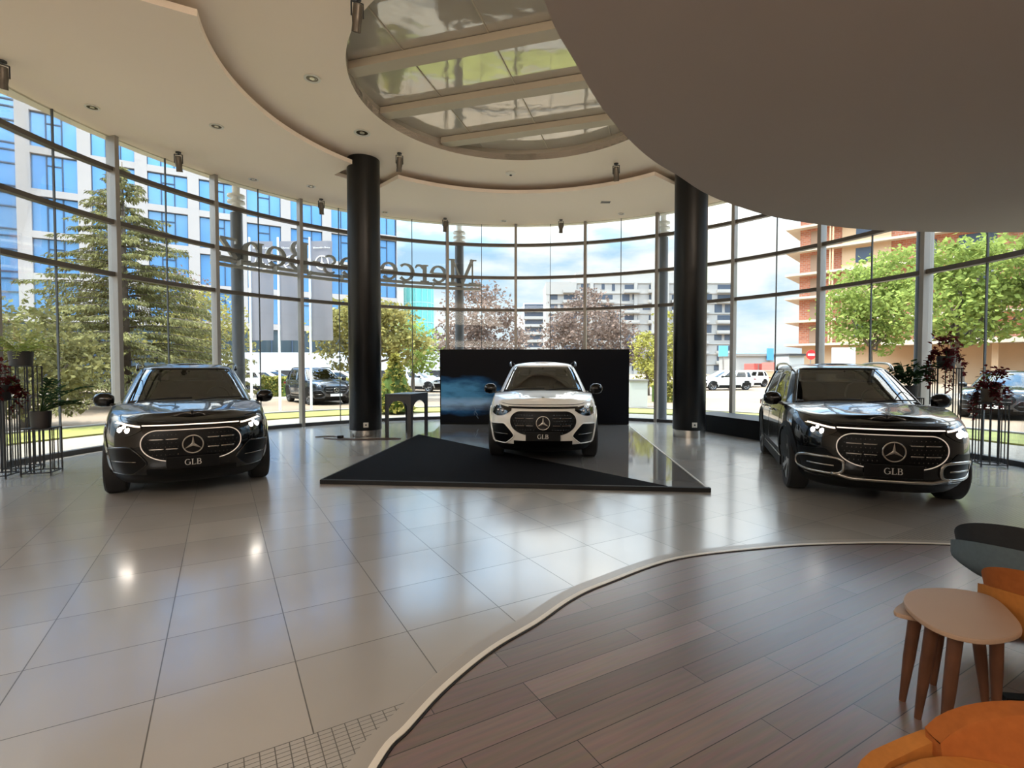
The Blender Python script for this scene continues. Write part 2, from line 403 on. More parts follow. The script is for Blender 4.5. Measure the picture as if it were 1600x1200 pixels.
# roundel
def panel_material():
    m = mat('glossy stretched ceiling panel', (186,178,164), .05, .05, coat=1.0, spec=1.0, bump=(.9,.6))
    return m
b = MB(); b.lathe([(DR,0),(DR+.06,0),(DR+.06,.30),(DR,.30)], 96, closed=True)
root = thing('ceiling_roundel', (DC[0],DC[1],INNER+.001), 'round glazed recess with slanting beams in the middle of the ceiling', 'skylight')
b.build('rim', mat('grey rim paint', (168,158,142), .6), root, smooth=40)
b = MB(); b.lathe([(0,.22),(DR,.22),(DR,.28),(0,.28)], 96); b.build('panel', panel_material(), root)
bt = radians(-16.5); n_ = Vector((-sin(bt), cos(bt), 0)); d_ = Vector((cos(bt), sin(bt), 0)); c_ = Vector((*DC,0))
bm_ = mat('warm grey beam paint', (178,167,148), .55)
for off in (5.85,7.25,8.65,10.1):
    k = off - n_.dot(c_); half = sqrt(max(.1, DR**2-k*k))-.005
    b = MB(); p = n_*k; b.bar(p-d_*half+Vector((0,0,.15)), p+d_*half+Vector((0,0,.15)), .25, .12); b.build('beam', bm_, root)
b = MB()
for off in (-1.6,-.2,1.2):
    half = sqrt(DR**2-off*off)-.01; p = d_*off; b.bar(p-n_*half+Vector((0,0,.212)), p+n_*half+Vector((0,0,.212)), .018, .014)
b.build('panel_joint', bm_, root)

# roof body and brim outside; overhang unseen, added and shaped to keep sun out
def shade_brim(a):
    a = (a+360) % 360
    t = [(0,1.6),(45,1.2),(75,.5),(110,.5),(140,1.6),(165,2.3),(185,2.5),(210,2.5),(330,1.6),(360,1.6)]
    return interp(t, a)
outer = [pol(R+.25+shade_brim(lerp(-17.2,195.3,i/90)), lerp(-17.2,195.3,i/90)) for i in range(91)]
outer += [(outer[-1][0], YB-.3), (outer[0][0], YB-.3)]
M_['roof'] = mat('pale roof cladding', (206,200,190), .6)
b = MB(); b.prism([outer], 7.1, 8.0); struct(b.build('trim_4', M_['roof']))
b = MB(); P = [[pol(R+.06, a, CEIL), pol(R+.26, a, CEIL), pol(R+.26, a, 7.1), pol(R+.06, a, 7.1), pol(R+.06, a, CEIL)] for a in [lerp(-17.2,195.3,i/90) for i in range(91)]]
b.grid(P); struct(b.build('trim_5', M_['roof']))
# tiled soffit outside on the left
b = MB(); b.prism([[(-7.80,9.75),(-8.04,8.95),(-8.27,8.1),(-8.35,7.3),(-8.25,6.2),(-7.98,5.2),(-9.6,5.2),(-9.1,6.4),(-8.56,7.9),(-8.2,8.9)][::-1]], 6.075, 6.2)
m = mat('cream soffit panels', (232,214,180), .6)
nt = m.node_tree; tc = nt.nodes.new('ShaderNodeTexCoord'); mp = nt.nodes.new('ShaderNodeMapping'); mp.inputs['Rotation'].default_value = (0,0,radians(-70)); br = nt.nodes.new('ShaderNodeTexBrick')
br.inputs['Scale'].default_value = 1; br.inputs['Brick Width'].default_value = .3; br.inputs['Row Height'].default_value = .3; br.offset = 0; br.inputs['Mortar Size'].default_value = .008
br.inputs['Color1'].default_value = (*lin((238,220,186)),1); br.inputs['Color2'].default_value = (*lin((228,208,172)),1); br.inputs['Mortar'].default_value = (*lin((120,105,85)),1)
nt.links.new(tc.outputs['Object'], mp.inputs[0]); nt.links.new(mp.outputs[0], br.inputs['Vector']); nt.links.new(br.outputs['Color'], nt.nodes['Principled BSDF'].inputs['Base Color'])
struct(b.build('trim_6', m))

# glass rotunda: one window per bay
def arc_slab(a0, a1, r0, r1, z0, z1, n=8):
    mb = MB(); P = [[pol(r0, lerp(a0,a1,i/n), z0), pol(r0, lerp(a0,a1,i/n), z1)] for i in range(n+1)]; Q = [[pol(r1, lerp(a0,a1,i/n), z0), pol(r1, lerp(a0,a1,i/n), z1)] for i in range(n+1)]
    mb.solid_grid(P, Q); return mb
for k in range(len(ANG)-1):
    a0, a1 = ANG[k], ANG[k+1]
    w = struct(arc_slab(a0-.25, a1+.25, R-.01, R+.01, .08, CEIL).build('window_%d' % (k+1), M_['glass'], smooth=40))
    for z in (3.39, 4.40, 5.41):
        arc_slab(a0-.2, a1+.2, R-.075, R+.055, z-.042, z+.042).build('transom', M_['transom'], w, smooth=40)
    arc_slab(a0, a1, R-.07, R+.07, 0, .085).build('sill', M_['dark_alu'], w, smooth=40)
    am = (a0+a1)/2
    q = MB(); A = Vector(pol(R, am, .08)); q.box(-.02,.02,-.008,.008,.085,CEIL, M=T(*pol(R,am,0)) @ RZ(radians(am))); q.build('glass_joint', M_['joint'], w)
    q = MB(); q.box(-.13,.08,-.042,.042,0,CEIL, M=T(*pol(R,a0,0)) @ RZ(radians(a0))); ml = q.build('mullion', M_['alu'], w, bevel=.008)
    q = MB(); q.box(.08,.12,-.028,.028,0,CEIL, M=T(*pol(R,a0,0)) @ RZ(radians(a0))); q.build('cover_cap', M_['cap'], ml)

# round black columns inside
def column(x, y, label):
    t = thing('column', (x,y,0), label, 'column')
    b = MB(); b.lathe([(.352,.17),(.36,.18),(.36,INNER-.002)], 48); b.build('shaft', M_['col'], t, smooth=40)
    b = MB(); b.lathe([(.352,0),(.352,.17)], 48); tag(b.build('base_ring', M_['steel'], t, smooth=40), 'polished steel base')
    return t
column(-3.36, 11.53, 'round black column beside the arched grey table')
column(4.06, 11.53, 'round black column at the end of the low black bench')
def outlet(x, y, z, ang, label):
    t = thing('power_outlet', (x,y,z), label, 'outlet', ang)
    b = MB(); b.box(-.055,.055,-.012,.01,-.055,.055); b.build('plate', M_['plastic_white'], t, bevel=.004)
    b = MB(); b.lathe([(.02,0),(.02,.006)], 16, T(0,-.012,0) @ RX(pi/2)); b.build('socket', M_['dark_alu'], t)
outlet(-3.36+.36*sin(.3), 11.53-.36*cos(.3), .3, .3, 'small white socket low on the left black column')
outlet(4.06-.0, 11.53-.36, .3, 0, 'small white socket low on the right black column')
# grey steel columns outside the glass
def outer_column(a, label):
    x, y = pol(8.52, a); t = thing('outer_column', (x,y,0), label, 'column')
    b = MB(); b.lathe([(.14,0),(.14,5.45)], 28); b.build('shaft', M_['grey_steel'], t, smooth=40)
    b = MB(); b.lathe([(.09,5.45),(.09,7.1)], 20); b.build('head', M_['white_paint'], t, smooth=40)
    for z in (5.55, 5.7, 5.85):
        b = MB(); b.lathe([(.085,z),(.2,z),(.2,z+.05),(.085,z+.05)], 28, closed=True); b.build('collar', M_['white_paint'], t, smooth=40)
    return t
G = 'steel columns outside the glass'
for a, l in ((144.65,'grey steel column outside behind the last letters of the glass sign'),(101.6,'grey steel column outside behind the first letter of the glass sign'),(58.4,'grey steel column outside right of the black display wall'),(15.6,'grey steel column outside, behind the right-hand black car')):
    tag(outer_column(a, l), group=G)

# low black bench along the glass
b = MB(); b.prism([[(4.72,13.35),(4.66,12.9),(5.42,10.62),(6.15,10.9),(6.1,11.9),(5.45,13.35)]], 0, .42)
tag(b.build('bench', M_['black'], bevel=.01), 'low black plinth bench along the glass right of the column', 'bench')
# ------------------------------------------------------------------ cars (local: forward = -y, ground z = 0)
M_['paint_black'] = mat('black metallic car paint', (5,5,6), .25, .0, coat=.75, spec=.15)
M_['paint_white'] = mat('white car paint', (238,234,226), .3, coat=1.0)
M_['gloss_black'] = mat('gloss black trim', (7,7,8), .12)
M_['clad'] = mat('black textured cladding', (9,9,9), .6, noise=(30,.1), spec=.25)
M_['grille'] = mat('black grille insert', (5,5,6), .4, spec=.2)
M_['cargl'] = glass('tinted car glass', (.28,.29,.27), 1.35, 1.5)
M_['cargl_dark'] = glass('dark privacy glass', (.10,.11,.11), 1.0, 1.5)
M_['lamp_glass'] = mat('dark headlight lens', (12,12,14), .08, spec=.7)
M_['lamp_in'] = mat('headlight reflector', (190,195,205), .15, .9)
M_['drl'] = mat('lit white light strip', (255,240,225), .4, emit=.55, ecol=(255,240,226))
M_['beam'] = mat('lit headlight lens', (255,250,240), .3, emit=14, ecol=(255,243,228))
M_['outline'] = mat('lit grille outline', (225,215,205), .3, emit=.16, ecol=(255,232,215))
M_['satin_chrome'] = mat('satin chrome', (176,172,165), .25, 1.0)
M_['dim_chrome'] = mat('dark chrome', (120,116,112), .22, 1.0)
M_['inside'] = mat('dark cabin plastic', (30,29,28), .7)
M_['seat'] = mat('black leather seat', (38,36,34), .55)
M_['seat_beige'] = mat('beige leather seat', (96,90,80), .55)
M_['alloy'] = mat('silver alloy wheel', (150,150,152), .3, .9)
M_['alloy_dark'] = mat('dark alloy wheel', (40,40,42), .3, .7)
M_['plate_black'] = mat('black number plate', (5,5,6), .4, spec=.2)
M_['silver_text'] = mat('silver lettering', (205,202,196), .35, .3)
M_['plate_white'] = mat('white number plate', (222,220,214), .4)

LF, LR = 2.33, 2.36
W_T = [(.18,.80),(.26,.86),(.36,.905),(.5,.925),(.62,.93),(.74,.93),(.86,.915),(.93,.895),(.98,.865)]
F_T = [(.18,2.13),(.26,2.24),(.36,2.30),(.5,2.325),(.62,2.335),(.74,2.325),(.83,2.30),(.89,2.265),(.94,2.21),(.98,2.11)]
B_T = [(.18,2.2),(.3,2.32),(.5,2.36),(.7,2.36),(.98,2.33)]
def rise(y): return .085*smooth01((y+2.2)/1.15)
def front_y(x, z):
    W, L = interp(W_T, z), interp(F_T, z); u = min(.985, abs(x)/W)
    return -L*(1-u**2.6)**(1/6.5)
ZL = [.18,.21,.26,.31,.36,.43,.5,.56,.62,.68,.74,.79,.84,.88,.91,.935,.96,.98]
UF = [.0,.12,.24,.36,.48,.58,.67,.75,.81,.86,.9,.93,.955]
VS = [.72,.62,.55,.47,.4,.33,.25,.15,.0,-.15,-.3,-.42,-.52,-.62,-.72,-.82,-.9]
UR = [.95,.85,.7,.5,.25,.0]
def outline(W, Lf, Lb, a=2.6, b=6.5, a2=5, b2=9, y0=0.0):
    pts = [(W*u, -Lf*(1-u**a)**(1/b)) for u in UF]
    for v in VS:
        if v >= 0: pts.append((W*(1-v**b)**(1/a), -Lf*v))
        else: pts.append((W*(1-(-v)**b2)**(1/a2), -Lb*v))
    pts += [(W*u, Lb*(1-u**a2)**(1/b2)) for u in UR]
    return [(x, y+y0) for x, y in pts]
NO = len(UF)+len(VS)+len(UR)
def hood_z(x, y, W):
    t = min(1, abs(x)/max(W, .05))
    crown = .052*(1-t**2.2)
    dome = .022*math.exp(-((abs(x)-.44)/.065)**2)*smooth01((y+2.2)/.5)
    return crown+dome
def car_body(paint, parent, arch=True):
    mb = MB(); rows = []
    for z in ZL:
        o = outline(interp(W_T, z), interp(F_T, z), interp(B_T, z))
        k = max(0, (z-.80)/.18)
        full = o + [(-x, y) for x, y in o[-2:0:-1]]
        rows.append([(x, y, z + k*rise(y)) for x, y in full])
    n = len(rows[0]); vs = [p for r in rows for p in r]; fs = []
    for j in range(len(rows)-1):
        for i in range(n): fs.append((j*n+i, j*n+(i+1) % n, (j+1)*n+(i+1) % n, (j+1)*n+i))
    # caps: chords from one side to the other
    def cap(row, top):
        base = (len(rows)-1)*n if top else 0
        NX = 14; prev = None
        for i in range(NO):
            l, r = base+i, base+((n-i) % n)
            if l == r: cur = [l]
            else:
                x, y, z = vs[l]; cur = [l]
                for q in range(1, NX):
                    xx = lerp(x, -x, q/NX); vs.append((xx, y, z+(hood_z(xx, y, x) if top else 0))); cur.append(len(vs)-1)
                cur.append(r)
            if prev:
                if len(prev) == 1:
                    for q in range(NX): fs.append((prev[0], cur[q], cur[q+1]))
                elif len(cur) == 1:
                    for q in range(NX): fs.append((cur[0], prev[q], prev[q+1]))
                else:
                    for q in range(NX): fs.append((prev[q], prev[q+1], cur[q+1], cur[q]))
            prev = cur
    cap(rows[-1], True); cap(rows[0], False)
    mb.add(vs, fs)
    ob = mb.build('body', [paint, M_['clad'], M_['inside']], parent, smooth=48)
    # wheel arches cut into the body
    cut = MB()
    for y in (-1.42, 1.45):
        for s in (-1, 1):
            cut.lathe([(.43,0),(.43,.36)], 40, T(s*.62 if s > 0 else -.98, y, .385) @ RY(pi/2))
    co = cut.build('cutter', M_['clad'])
    md = ob.modifiers.new('b', 'BOOLEAN'); md.operation = 'DIFFERENCE'; md.object = co; md.solver = 'EXACT'
    dg = bpy.context.evaluated_depsgraph_get(); me = bpy.data.meshes.new_from_object(ob.evaluated_get(dg))
    ob.modifiers.clear(); ob.data = me
    bpy.data.objects.remove(co)
    if len(me.materials) == 0:
        for m in (paint, M_['clad'], M_['inside']): me.materials.append(m)
    for p in me.polygons:
        c = p.center
        if c.z < .30 or (c.z < .40 and abs(c.x) > .86 and abs(c.y) < 1.9): p.material_index = 1
        inarch = min(hypot(c.y+1.42, c.z-.385), hypot(c.y-1.45, c.z-.385)) < .426 and abs(c.x) > .55
        if inarch: p.material_index = 1
        if c.z > 1.0 and c.y > -1.12 and abs(c.x) < .8 and p.normal.z > .7: p.material_index = 2
    me.polygons.foreach_set('use_smooth', [True]*len(me.polygons)); me.set_sharp_from_angle(angle=radians(42))
    return ob
# cabin
G_T = [  # z, front y, rear y, half width
 (1.03,-1.20,2.24,.845),(1.10,-1.07,2.24,.825),(1.18,-.92,2.22,.795),(1.28,-.72,2.19,.755),(1.38,-.52,2.14,.715),(1.47,-.34,2.08,.675),(1.535,-.20,2.02,.64),(1.575,-.08,1.97,.60),(1.602,.06,1.90,.55),(1.618,.25,1.8,.47)]
def cabin(paint, parent, seats, dark_rear=True):
    rows = []
    for z, f, r, W in G_T:
        L = (r-f)/2; o = outline(W, L, L, a=3.0, b=6.5, a2=5, b2=9, y0=(f+r)/2)
        full = o + [(-x, y) for x, y in o[-2:0:-1]]
        rows.append([(x, y, z-.03*max(0,(1-(y-f)/.5))*(0 if z > 1.5 else 1)*0 + .0) for x, y in full])
    n = len(rows[0]); nF, nV = len(UF), len(VS)
    def col_kind(i):
        j = min(i, n-i-1)                       # face column index on one side
        if j < 9: return 'w'
        if j < 14: return 'p'                   # windscreen pillar
        if j < 20: return 's'
        if j == 20: return 'p'
        if j < 25: return 's'
        if j == 25: return 'p'
        if j < 28: return 's'
        if j < NO-6: return 'p'
        return 'r'
    parts = {'body': MB(), 'w': MB(), 'sl': MB(), 'sr': MB(), 'r': MB()}
    for j in range(len(rows)-1):
        for i in range(n):
            k = col_kind(i); z0 = j
            lit = 'body'
            if k == 'w' and 0 <= j <= 5: lit = 'w'
            elif k == 's' and 0 <= j <= 4: lit = 'sl' if i < n//2 else 'sr'
            elif k == 'r' and 1 <= j <= 4: lit = 'r'
            q = [rows[j][i], rows[j][(i+1) % n], rows[j+1][(i+1) % n], rows[j+1][i]]
            parts[lit].add(q, [(0,1,2,3)])
    # roof
    top = rows[-1]; prev = None; NX = 10; mb = parts['body']
    for i in range(NO):
        l, r = top[i], top[(n-i) % n]
        cur = [(lerp(l[0], r[0], q/NX), l[1], l[2]+.022*(1-(2*q/NX-1)**2)*min(1, abs(l[0])/.3)) for q in range(NX+1)]
        if prev: mb.grid([prev, cur])
        prev = cur
    def weld(ob):
        bm = bmesh.new(); bm.from_mesh(ob.data); bmesh.ops.remove_doubles(bm, verts=bm.verts, dist=.0008); bmesh.ops.recalc_face_normals(bm, faces=bm.faces); bm.to_mesh(ob.data); bm.free()
        ob.data.polygons.foreach_set('use_smooth', [True]*len(ob.data.polygons)); ob.data.set_sharp_from_angle(angle=radians(40)); return ob
    def shell(ob, t):
        m = ob.modifiers.new('t', 'SOLIDIFY'); m.thickness = t; m.offset = -1; return ob
    shell(weld(parts['body'].build('roof_and_pillars', paint, parent)), .03)
    weld(parts['w'].build('windshield', M_['cargl'], parent))
    for k in ('sl', 'sr'): weld(parts[k].build('side_window', M_['cargl_dark'] if dark_rear else M_['cargl'], parent))
    weld(parts['r'].build('rear_window', M_['cargl_dark'], parent))
    # black windscreen frame and cowl
    b = MB(); idx = list(range(n-9, n)) + list(range(0, 10))
    b.tube([(rows[0][i % n][0], rows[0][i % n][1]-.012, rows[0][i % n][2]+.012) for i in idx], .022, 8)
    b.build('cowl', M_['gloss_black'], parent, smooth=True)
    for s in (-1, 1):
        b = MB(); P = []
        for r_ in rows[:7]:
            x, y, z = r_[9]; P.append((s*(x+.002), y-.004, z))
        b.tube(P, .012, 6); b.build('pillar_seal', M_['gloss_black'], parent, smooth=True)
        b = MB(); P = [(s*(rows[0][i][0]+.006), rows[0][i][1], rows[0][i][2]+.004) for i in range(14, 29)]
        b.tube(P, .010, 6); b.build('belt_trim', M_['dim_chrome'], parent, smooth=True)
        # roof rail
        pts = [(s*.645, -.04, 1.535), (s*.655, .08, 1.595), (s*.66, .28, 1.63), (s*.664, .8, 1.642), (s*.66, 1.3, 1.632), (s*.65, 1.62, 1.60), (s*.635, 1.78, 1.54)]
        b = MB(); b.tube(spline(pts, 4), .02, 8); b.build('roof_rail', M_['satin_chrome'] if seats is not None and seats.get('rail') else M_['gloss_black'], parent, smooth=True)
    # inside: dash, seats, steering wheel, mirror
    b = MB(); b.box(-.70,.70,-.92,-.55,.95,1.12); b.build('dashboard', M_['inside'], parent, bevel=.03)
    sm = M_[seats['mat']]
    for sx in (-.37, .37):
        b = MB()
        pr = [[(sx+a*w, y+.03*a*a*0, z) for a in (-1,-.6,0,.6,1)] for w, y, z in ((.2,.12,.98),(.25,.16,1.06),(.24,.2,1.2),(.2,.24,1.3),(.13,.26,1.34))]
        qr = [[(p[0], p[1]+.11, p[2]) for p in r] for r in pr]
        b.solid_grid(pr, qr); st = b.build('seat_back', sm, parent, smooth=50)
        b = MB(); b.box(sx-.11, sx+.11, .22, .31, 1.37, 1.5); b.build('headrest', sm, st, bevel=.035)
    b = MB(); b.box(-.6,.6,1.12,1.26,.98,1.34); b.build('rear_seat_back', sm, parent, bevel=.05)
    b = MB(); b.lathe([(.165+.014*cos(2*pi*k/8), .014*sin(2*pi*k/8)) for k in range(8)], 28, T(.37,-.33,1.12) @ RX(radians(65)), closed=True)
    b.bar((.22,-.33,1.12),(.52,-.33,1.12),.03,.03); b.build('steering_wheel', M_['inside'], parent, smooth=True)
    b = MB(); b.box(-.12,.12,-.33,-.29,1.40,1.46); b.bar((0,-.3,1.46),(0,-.24,1.52),.02,.02); b.build('rear_view_mirror', M_['gloss_black'], parent, bevel=.008)
def patch(mb, xs, lo, hi, nz, off, depth):
    """slab that follows the bumper surface between two height curves"""
    P, Q = [], []
    for x in xs:
        a, c = lo(x), hi(x); P.append([]); Q.append([])
        for j in range(nz+1):
            z = lerp(a, c, j/nz); y = front_y(x, z); P[-1].append((x, y-off, z)); Q[-1].append((x, y-off+depth, z))
    mb.solid_grid(P, Q)
def frange(a, c, n): return [lerp(a, c, i/n) for i in range(n+1)]
def grille_hi(x): u = min(1, max(0, (abs(x)-.35)/.162)); return .825-.145*(1-sqrt(max(0,1-u*u)))
def grille_lo(x): u = min(1, max(0, (abs(x)-.20)/.312)); return .47+.208*(1-sqrt(max(0,1-u*u)))
def lamp_hi(x): return .892+.045*smooth01((abs(x)-.50)/.3)
def lamp_lo(x): u = (abs(x)-.50)/.325; return .876-.125*(max(0,sin(pi*min(1,.07+u*.62)))**.85)+.03*max(0,u-.75)*2
def intake_hi(x): u = (abs(x)-.455)/.385; return .45+.19*min(1, (max(0,u)/.42))**.8-.04*max(0,u-.5)
def intake_lo(x): u = (abs(x)-.455)/.385; return .445-.125*min(1, (max(0,u)/.35))**.8+.05*max(0,u-.75)
def gx(n=44): return [.512*sin(lerp(-pi/2,pi/2,i/n)) for i in range(n+1)]
def surf_tube(mb, pts, off, r, n=8, closed=False): mb.tube([(x, front_y(x, z)-off, z) for x, z in pts], r, n, closed)
WP = None
def wheel(parent, x, y, s, rim):
    w = bpy.data.objects.new('wheel', None); COL.objects.link(w); w.parent = parent; w.location = (x, y, .365); w.rotation_euler = (0, 0, pi/2 if s < 0 else -pi/2)
    # wheel local: axle along y, outer face towards -y... turned so that the outer face points away from the car
    w.rotation_euler = (0, 0, radians(90) if s > 0 else radians(-90))
    b = MB(); Mx = RX(pi/2)
    b.lathe([(.245,-.11),(.34,-.115),(.36,-.095),(.365,-.05),(.365,.05),(.36,.095),(.34,.115),(.245,.11)], 40, Mx, closed=True); b.build('tyre', M_['rubber'], w, smooth=35)
    b = MB(); b.lathe([(.25,-.1),(.245,.10),(.225,.09),(.225,-.1)], 36, Mx, closed=True)
    for k in range(5):
        a = 2*pi*k/5
        for e in (-.13, .13):
            b.bar((.05*cos(a), -.085, .05*sin(a)), (.232*cos(a+e), -.1, .232*sin(a+e)), .038, .025, up=(0,1,0))
    b.lathe([(0,.105),(.055,.1),(.06,.06),(0,.05)], 20, Mx); b.build('rim', rim, w, smooth=35)
    b = MB(); b.lathe([(0,.02),(.165,.02),(.165,.035),(0,.035)], 28, Mx); b.build('brake_disc', M_['dim_chrome'], w, smooth=35)
def make_car(name, loc, rz, label, paint, lit, trim, seats, rim='alloy', plate='GLB', group=None, z=0, cat='car'):
    t = thing(name, loc, label, cat, rz, group)
    car_body(paint, t); cabin(paint, t, seats)
    # bonnet shut line
    b = MB(); surf_tube(b, [(x, .928+.035*smooth01((abs(x)-.45)/.4)) for x in frange(-.84,.84,44)], -.004, .007, 6); b.build('bonnet_gap', M_['gloss_black'], t, smooth=True)
    # grille
    gm = M_['grille']
    b = MB(); patch(b, gx(), grille_lo, grille_hi, 8, .006, .05); g = b.build('grille', gm, t, smooth=40)
    b = MB()
    for iz in range(7):
        for ix in range(-11, 12):
            x, zz = ix*.042+(.021 if iz % 2 else 0), .50+iz*.046
            if abs(x) < .13 or zz > grille_hi(x)-.02 or zz < grille_lo(x)+.02: continue
            y = front_y(x, zz)-.012; r = .0075
            b.add([(x,y-.003,zz)]+[(x+(r if k % 2 == 0 else r*.4)*sin(k*pi/3), y, zz+(r if k % 2 == 0 else r*.4)*cos(k*pi/3)) for k in range(6)], [(0,i+1,(i+1) % 6+1) for i in range(6)])
    tag(b.build('star_pattern', M_['dim_chrome'], g), kind='stuff')
    for s in (-1, 1):
        for zz in (.725, .612):
            for xa, xb in ((.15,.27),(.29,.43)):
                b = MB(); surf_tube(b, [(s*x, zz) for x in frange(xa,xb,6)], .016, .0085, 8); b.build('bar', M_['satin_chrome'] if lit else M_['dim_chrome'], g, smooth=True)
    top = [(x, grille_hi(x)+.004) for x in gx(56)]
    right = [(x, grille_lo(x)-.004) for x in gx(56)[::-1] if x > .22]; left = [(x, grille_lo(x)-.004) for x in gx(56)[::-1] if x < -.22]
    b = MB(); surf_tube(b, left+top+right, .008, .0055 if lit else .006, 8); tag(b.build('grille_outline', M_['outline'] if lit else M_['gloss_black'], t, smooth=True), 'thin glowing grille outline' if lit else 'black grille edge')
    ze = .655; b = MB(); ye = front_y(0, ze)-.02
    b.lathe([(0,0),(.112,0),(.112,.014),(0,.014)], 40, T(0,ye+.014,ze) @ RX(pi/2)); em = b.build('emblem', M_['gloss_black'], t, smooth=40)
    b = MB(); star_emblem(b, lambda x, z_, d: (x, ye-.008-d*.6, ze+z_), .104, .0085 if lit else .007); b.build('star', M_['satin_chrome'], em, smooth=40)
    # number plate
    b = MB(); zp0, zp1 = .375, .515; yp = front_y(0,.5)-.03
    b.box(-.27,.27,yp,yp+.02,zp0,zp1); pl = b.build('number_plate', M_['plate_black'] if plate else M_['plate_white'], t, bevel=.006)
    b = MB(); b.box(-.2,.2,yp+.02,yp+.09,zp0+.03,zp1-.03); b.build('plate_bracket', M_['clad'], pl)
    if plate:
        sc = .046; wd = sum(LET[c][0] for c in plate)*sc
        b = MB(); word(b, plate, lambda u, v, d: (-wd/2+u*sc, yp-d, (zp0+zp1)/2-.033+v*sc), -.001, .004); b.build('lettering', M_['silver_text'], pl)
    # light band and headlights
    b = MB(); patch(b, frange(-.55,.55,30), lambda x: .873, lambda x: .905, 2, .004, .02); tag(b.build('light_band', M_['gloss_black'], t, smooth=40), 'gloss black strip between the headlights')
    if lit:
        b = MB(); patch(b, frange(-.5,.5,30), lambda x: .880, lambda x: .892, 1, .008, .01); tag(b.build('light_strip', M_['drl'], t, smooth=40), 'lit white light strip')
    for s in (-1, 1):
        xs = frange(s*.50, s*.83, 16)
        b = MB(); patch(b, xs, lamp_lo, lamp_hi, 6, .005, .03); h = b.build('headlight', M_['lamp_glass'], t, smooth=40)
        if lit:
            b = MB(); patch(b, frange(s*.515,s*.81,14), lambda x: lamp_hi(x)-.026, lambda x: lamp_hi(x)-.005, 1, .009, .01); tag(b.build('day_light', M_['drl'], h, smooth=40), 'lit upper light line')
        b = MB()
        for cx, cz, rr in ((.635,.832,.031),(.71,.838,.031),(.672,.872,.02)):
            b = MB(); x = s*cx; y = front_y(x, cz)-.012
            b.lathe([(0,0),(rr,0),(rr*.6,.012),(0,.014)], 14, T(x,y+.004,cz) @ RZ(-s*.35) @ RX(pi/2))
            tag(b.build('lamp', M_['beam'] if lit else M_['lamp_in'], h, smooth=40), 'bright white headlamp' if lit else 'silver lamp unit')
        # side intakes
        xs = frange(s*.46, s*.84, 18)
        b = MB(); patch(b, xs, intake_lo, intake_hi, 5, .006, .05); it = b.build('air_intake', M_['grille'], t, smooth=40)
        pts = [(x, intake_hi(x)) for x in xs] + [(x, intake_lo(x)) for x in xs[::-1]]
        if trim == 'chrome':
            pts = [(s*(.645-.2*cos(2*pi*i/40)*abs(cos(2*pi*i/40))**-.45), .452+.095*(1 if sin(2*pi*i/40) > 0 else -1)*abs(sin(2*pi*i/40))**.55) for i in range(40) if abs(cos(2*pi*i/40)) > 1e-6]
            b = MB(); surf_tube(b, pts, .012, .017, 8, True); b.build('intake_frame', M_['satin_chrome'], it, smooth=True)
            b = MB(); surf_tube(b, [(x, .452) for x in frange(s*.53,s*.76,6)], .014, .011, 8); b.build('intake_bar', M_['satin_chrome'], it, smooth=True)
        else:
            b = MB(); surf_tube(b, pts, .004, .01, 8, True); b.build('intake_frame', paint if trim == 'body' else M_['gloss_black'], it, smooth=True)
            b = MB(); surf_tube(b, [(x, .47) for x in frange(s*.56,s*.80,6)], .010, .006, 8); b.build('intake_bar', M_['dim_chrome'], it, smooth=True)
        # mirror
        b = MB(); Mm = T(s*.99,-.70,1.13) @ RZ(s*.18)
        b.lathe([(.0,-.12),(.06,-.112),(.1,-.06),(.108,.02),(.09,.08),(.05,.108),(0,.115)], 18, Mm @ Matrix.Diagonal((1,.72,.9,1)) @ RY(pi/2 if s > 0 else -pi/2))
        b.bar((s*.82,-.72,1.03),(s*.93,-.71,1.085),.08,.035); mr = b.build('door_mirror', M_['gloss_black'] if trim != 'colour' else paint, t, smooth=50)
        b = MB(); b.lathe([(0,0),(.075,0),(.075,.006),(0,.006)], 18, T(s*.99,-.626,1.13) @ RZ(s*.18) @ Matrix.Diagonal((1.4,1,.85,1)) @ RX(-pi/2)); b.build('mirror_glass', M_['chrome'], mr, smooth=40)
        # side: arches, sill, handles, door lines
        for y in (-1.42, 1.45):
            wheel(t, s*.795, y, s, M_[rim])
            b = MB(); P, Q = [], []
            for i in range(25):
                a = lerp(-.18, pi+.18, i/24)
                def sp(r): 
                    yy, zz = y-r*cos(a), .385+r*sin(a); W = interp(W_T, max(.18, min(.98, zz))); L = interp(F_T, max(.18,min(.98,zz))) if yy < 0 else interp(B_T, max(.18,min(.98,zz)))
                    v = min(.96, abs(yy)/L); e = (6.5, 2.6) if yy < 0 else (9, 5)
                    return Vector((s*W*(1-v**e[0])**(1/e[1]), yy, zz))
                A, B = sp(.425), sp(.485); o1 = Vector((s*.014,0,0)); o2 = Vector((-s*.05,0,0))
                P.append([A+o1, B+o1*.6]); Q.append([A+o2, B+o2])
            b.solid_grid(P, Q); b.build('wheel_arch_trim', M_['clad'] if trim == 'chrome' else paint, t, smooth=50)
        b = MB(); b.bar((s*.885,-.95,.27),(s*.885,.98,.27),.06,.12); b.build('sill', M_['clad'], t)
        b = MB(); b.bar((s*.905,-.95,.345),(s*.905,.98,.345),.02,.02); b.build('sill_trim', M_['satin_chrome'], t)
        for yy in (-.08, .82):
            b = MB(); b.tube([(s*.925,yy-.1,.93),(s*.95,yy-.08,.935),(s*.95,yy+.08,.935),(s*.925,yy+.1,.93)], .014, 6); b.build('door_handle', paint if trim != 'chrome' else M_['satin_chrome'], t, smooth=True)
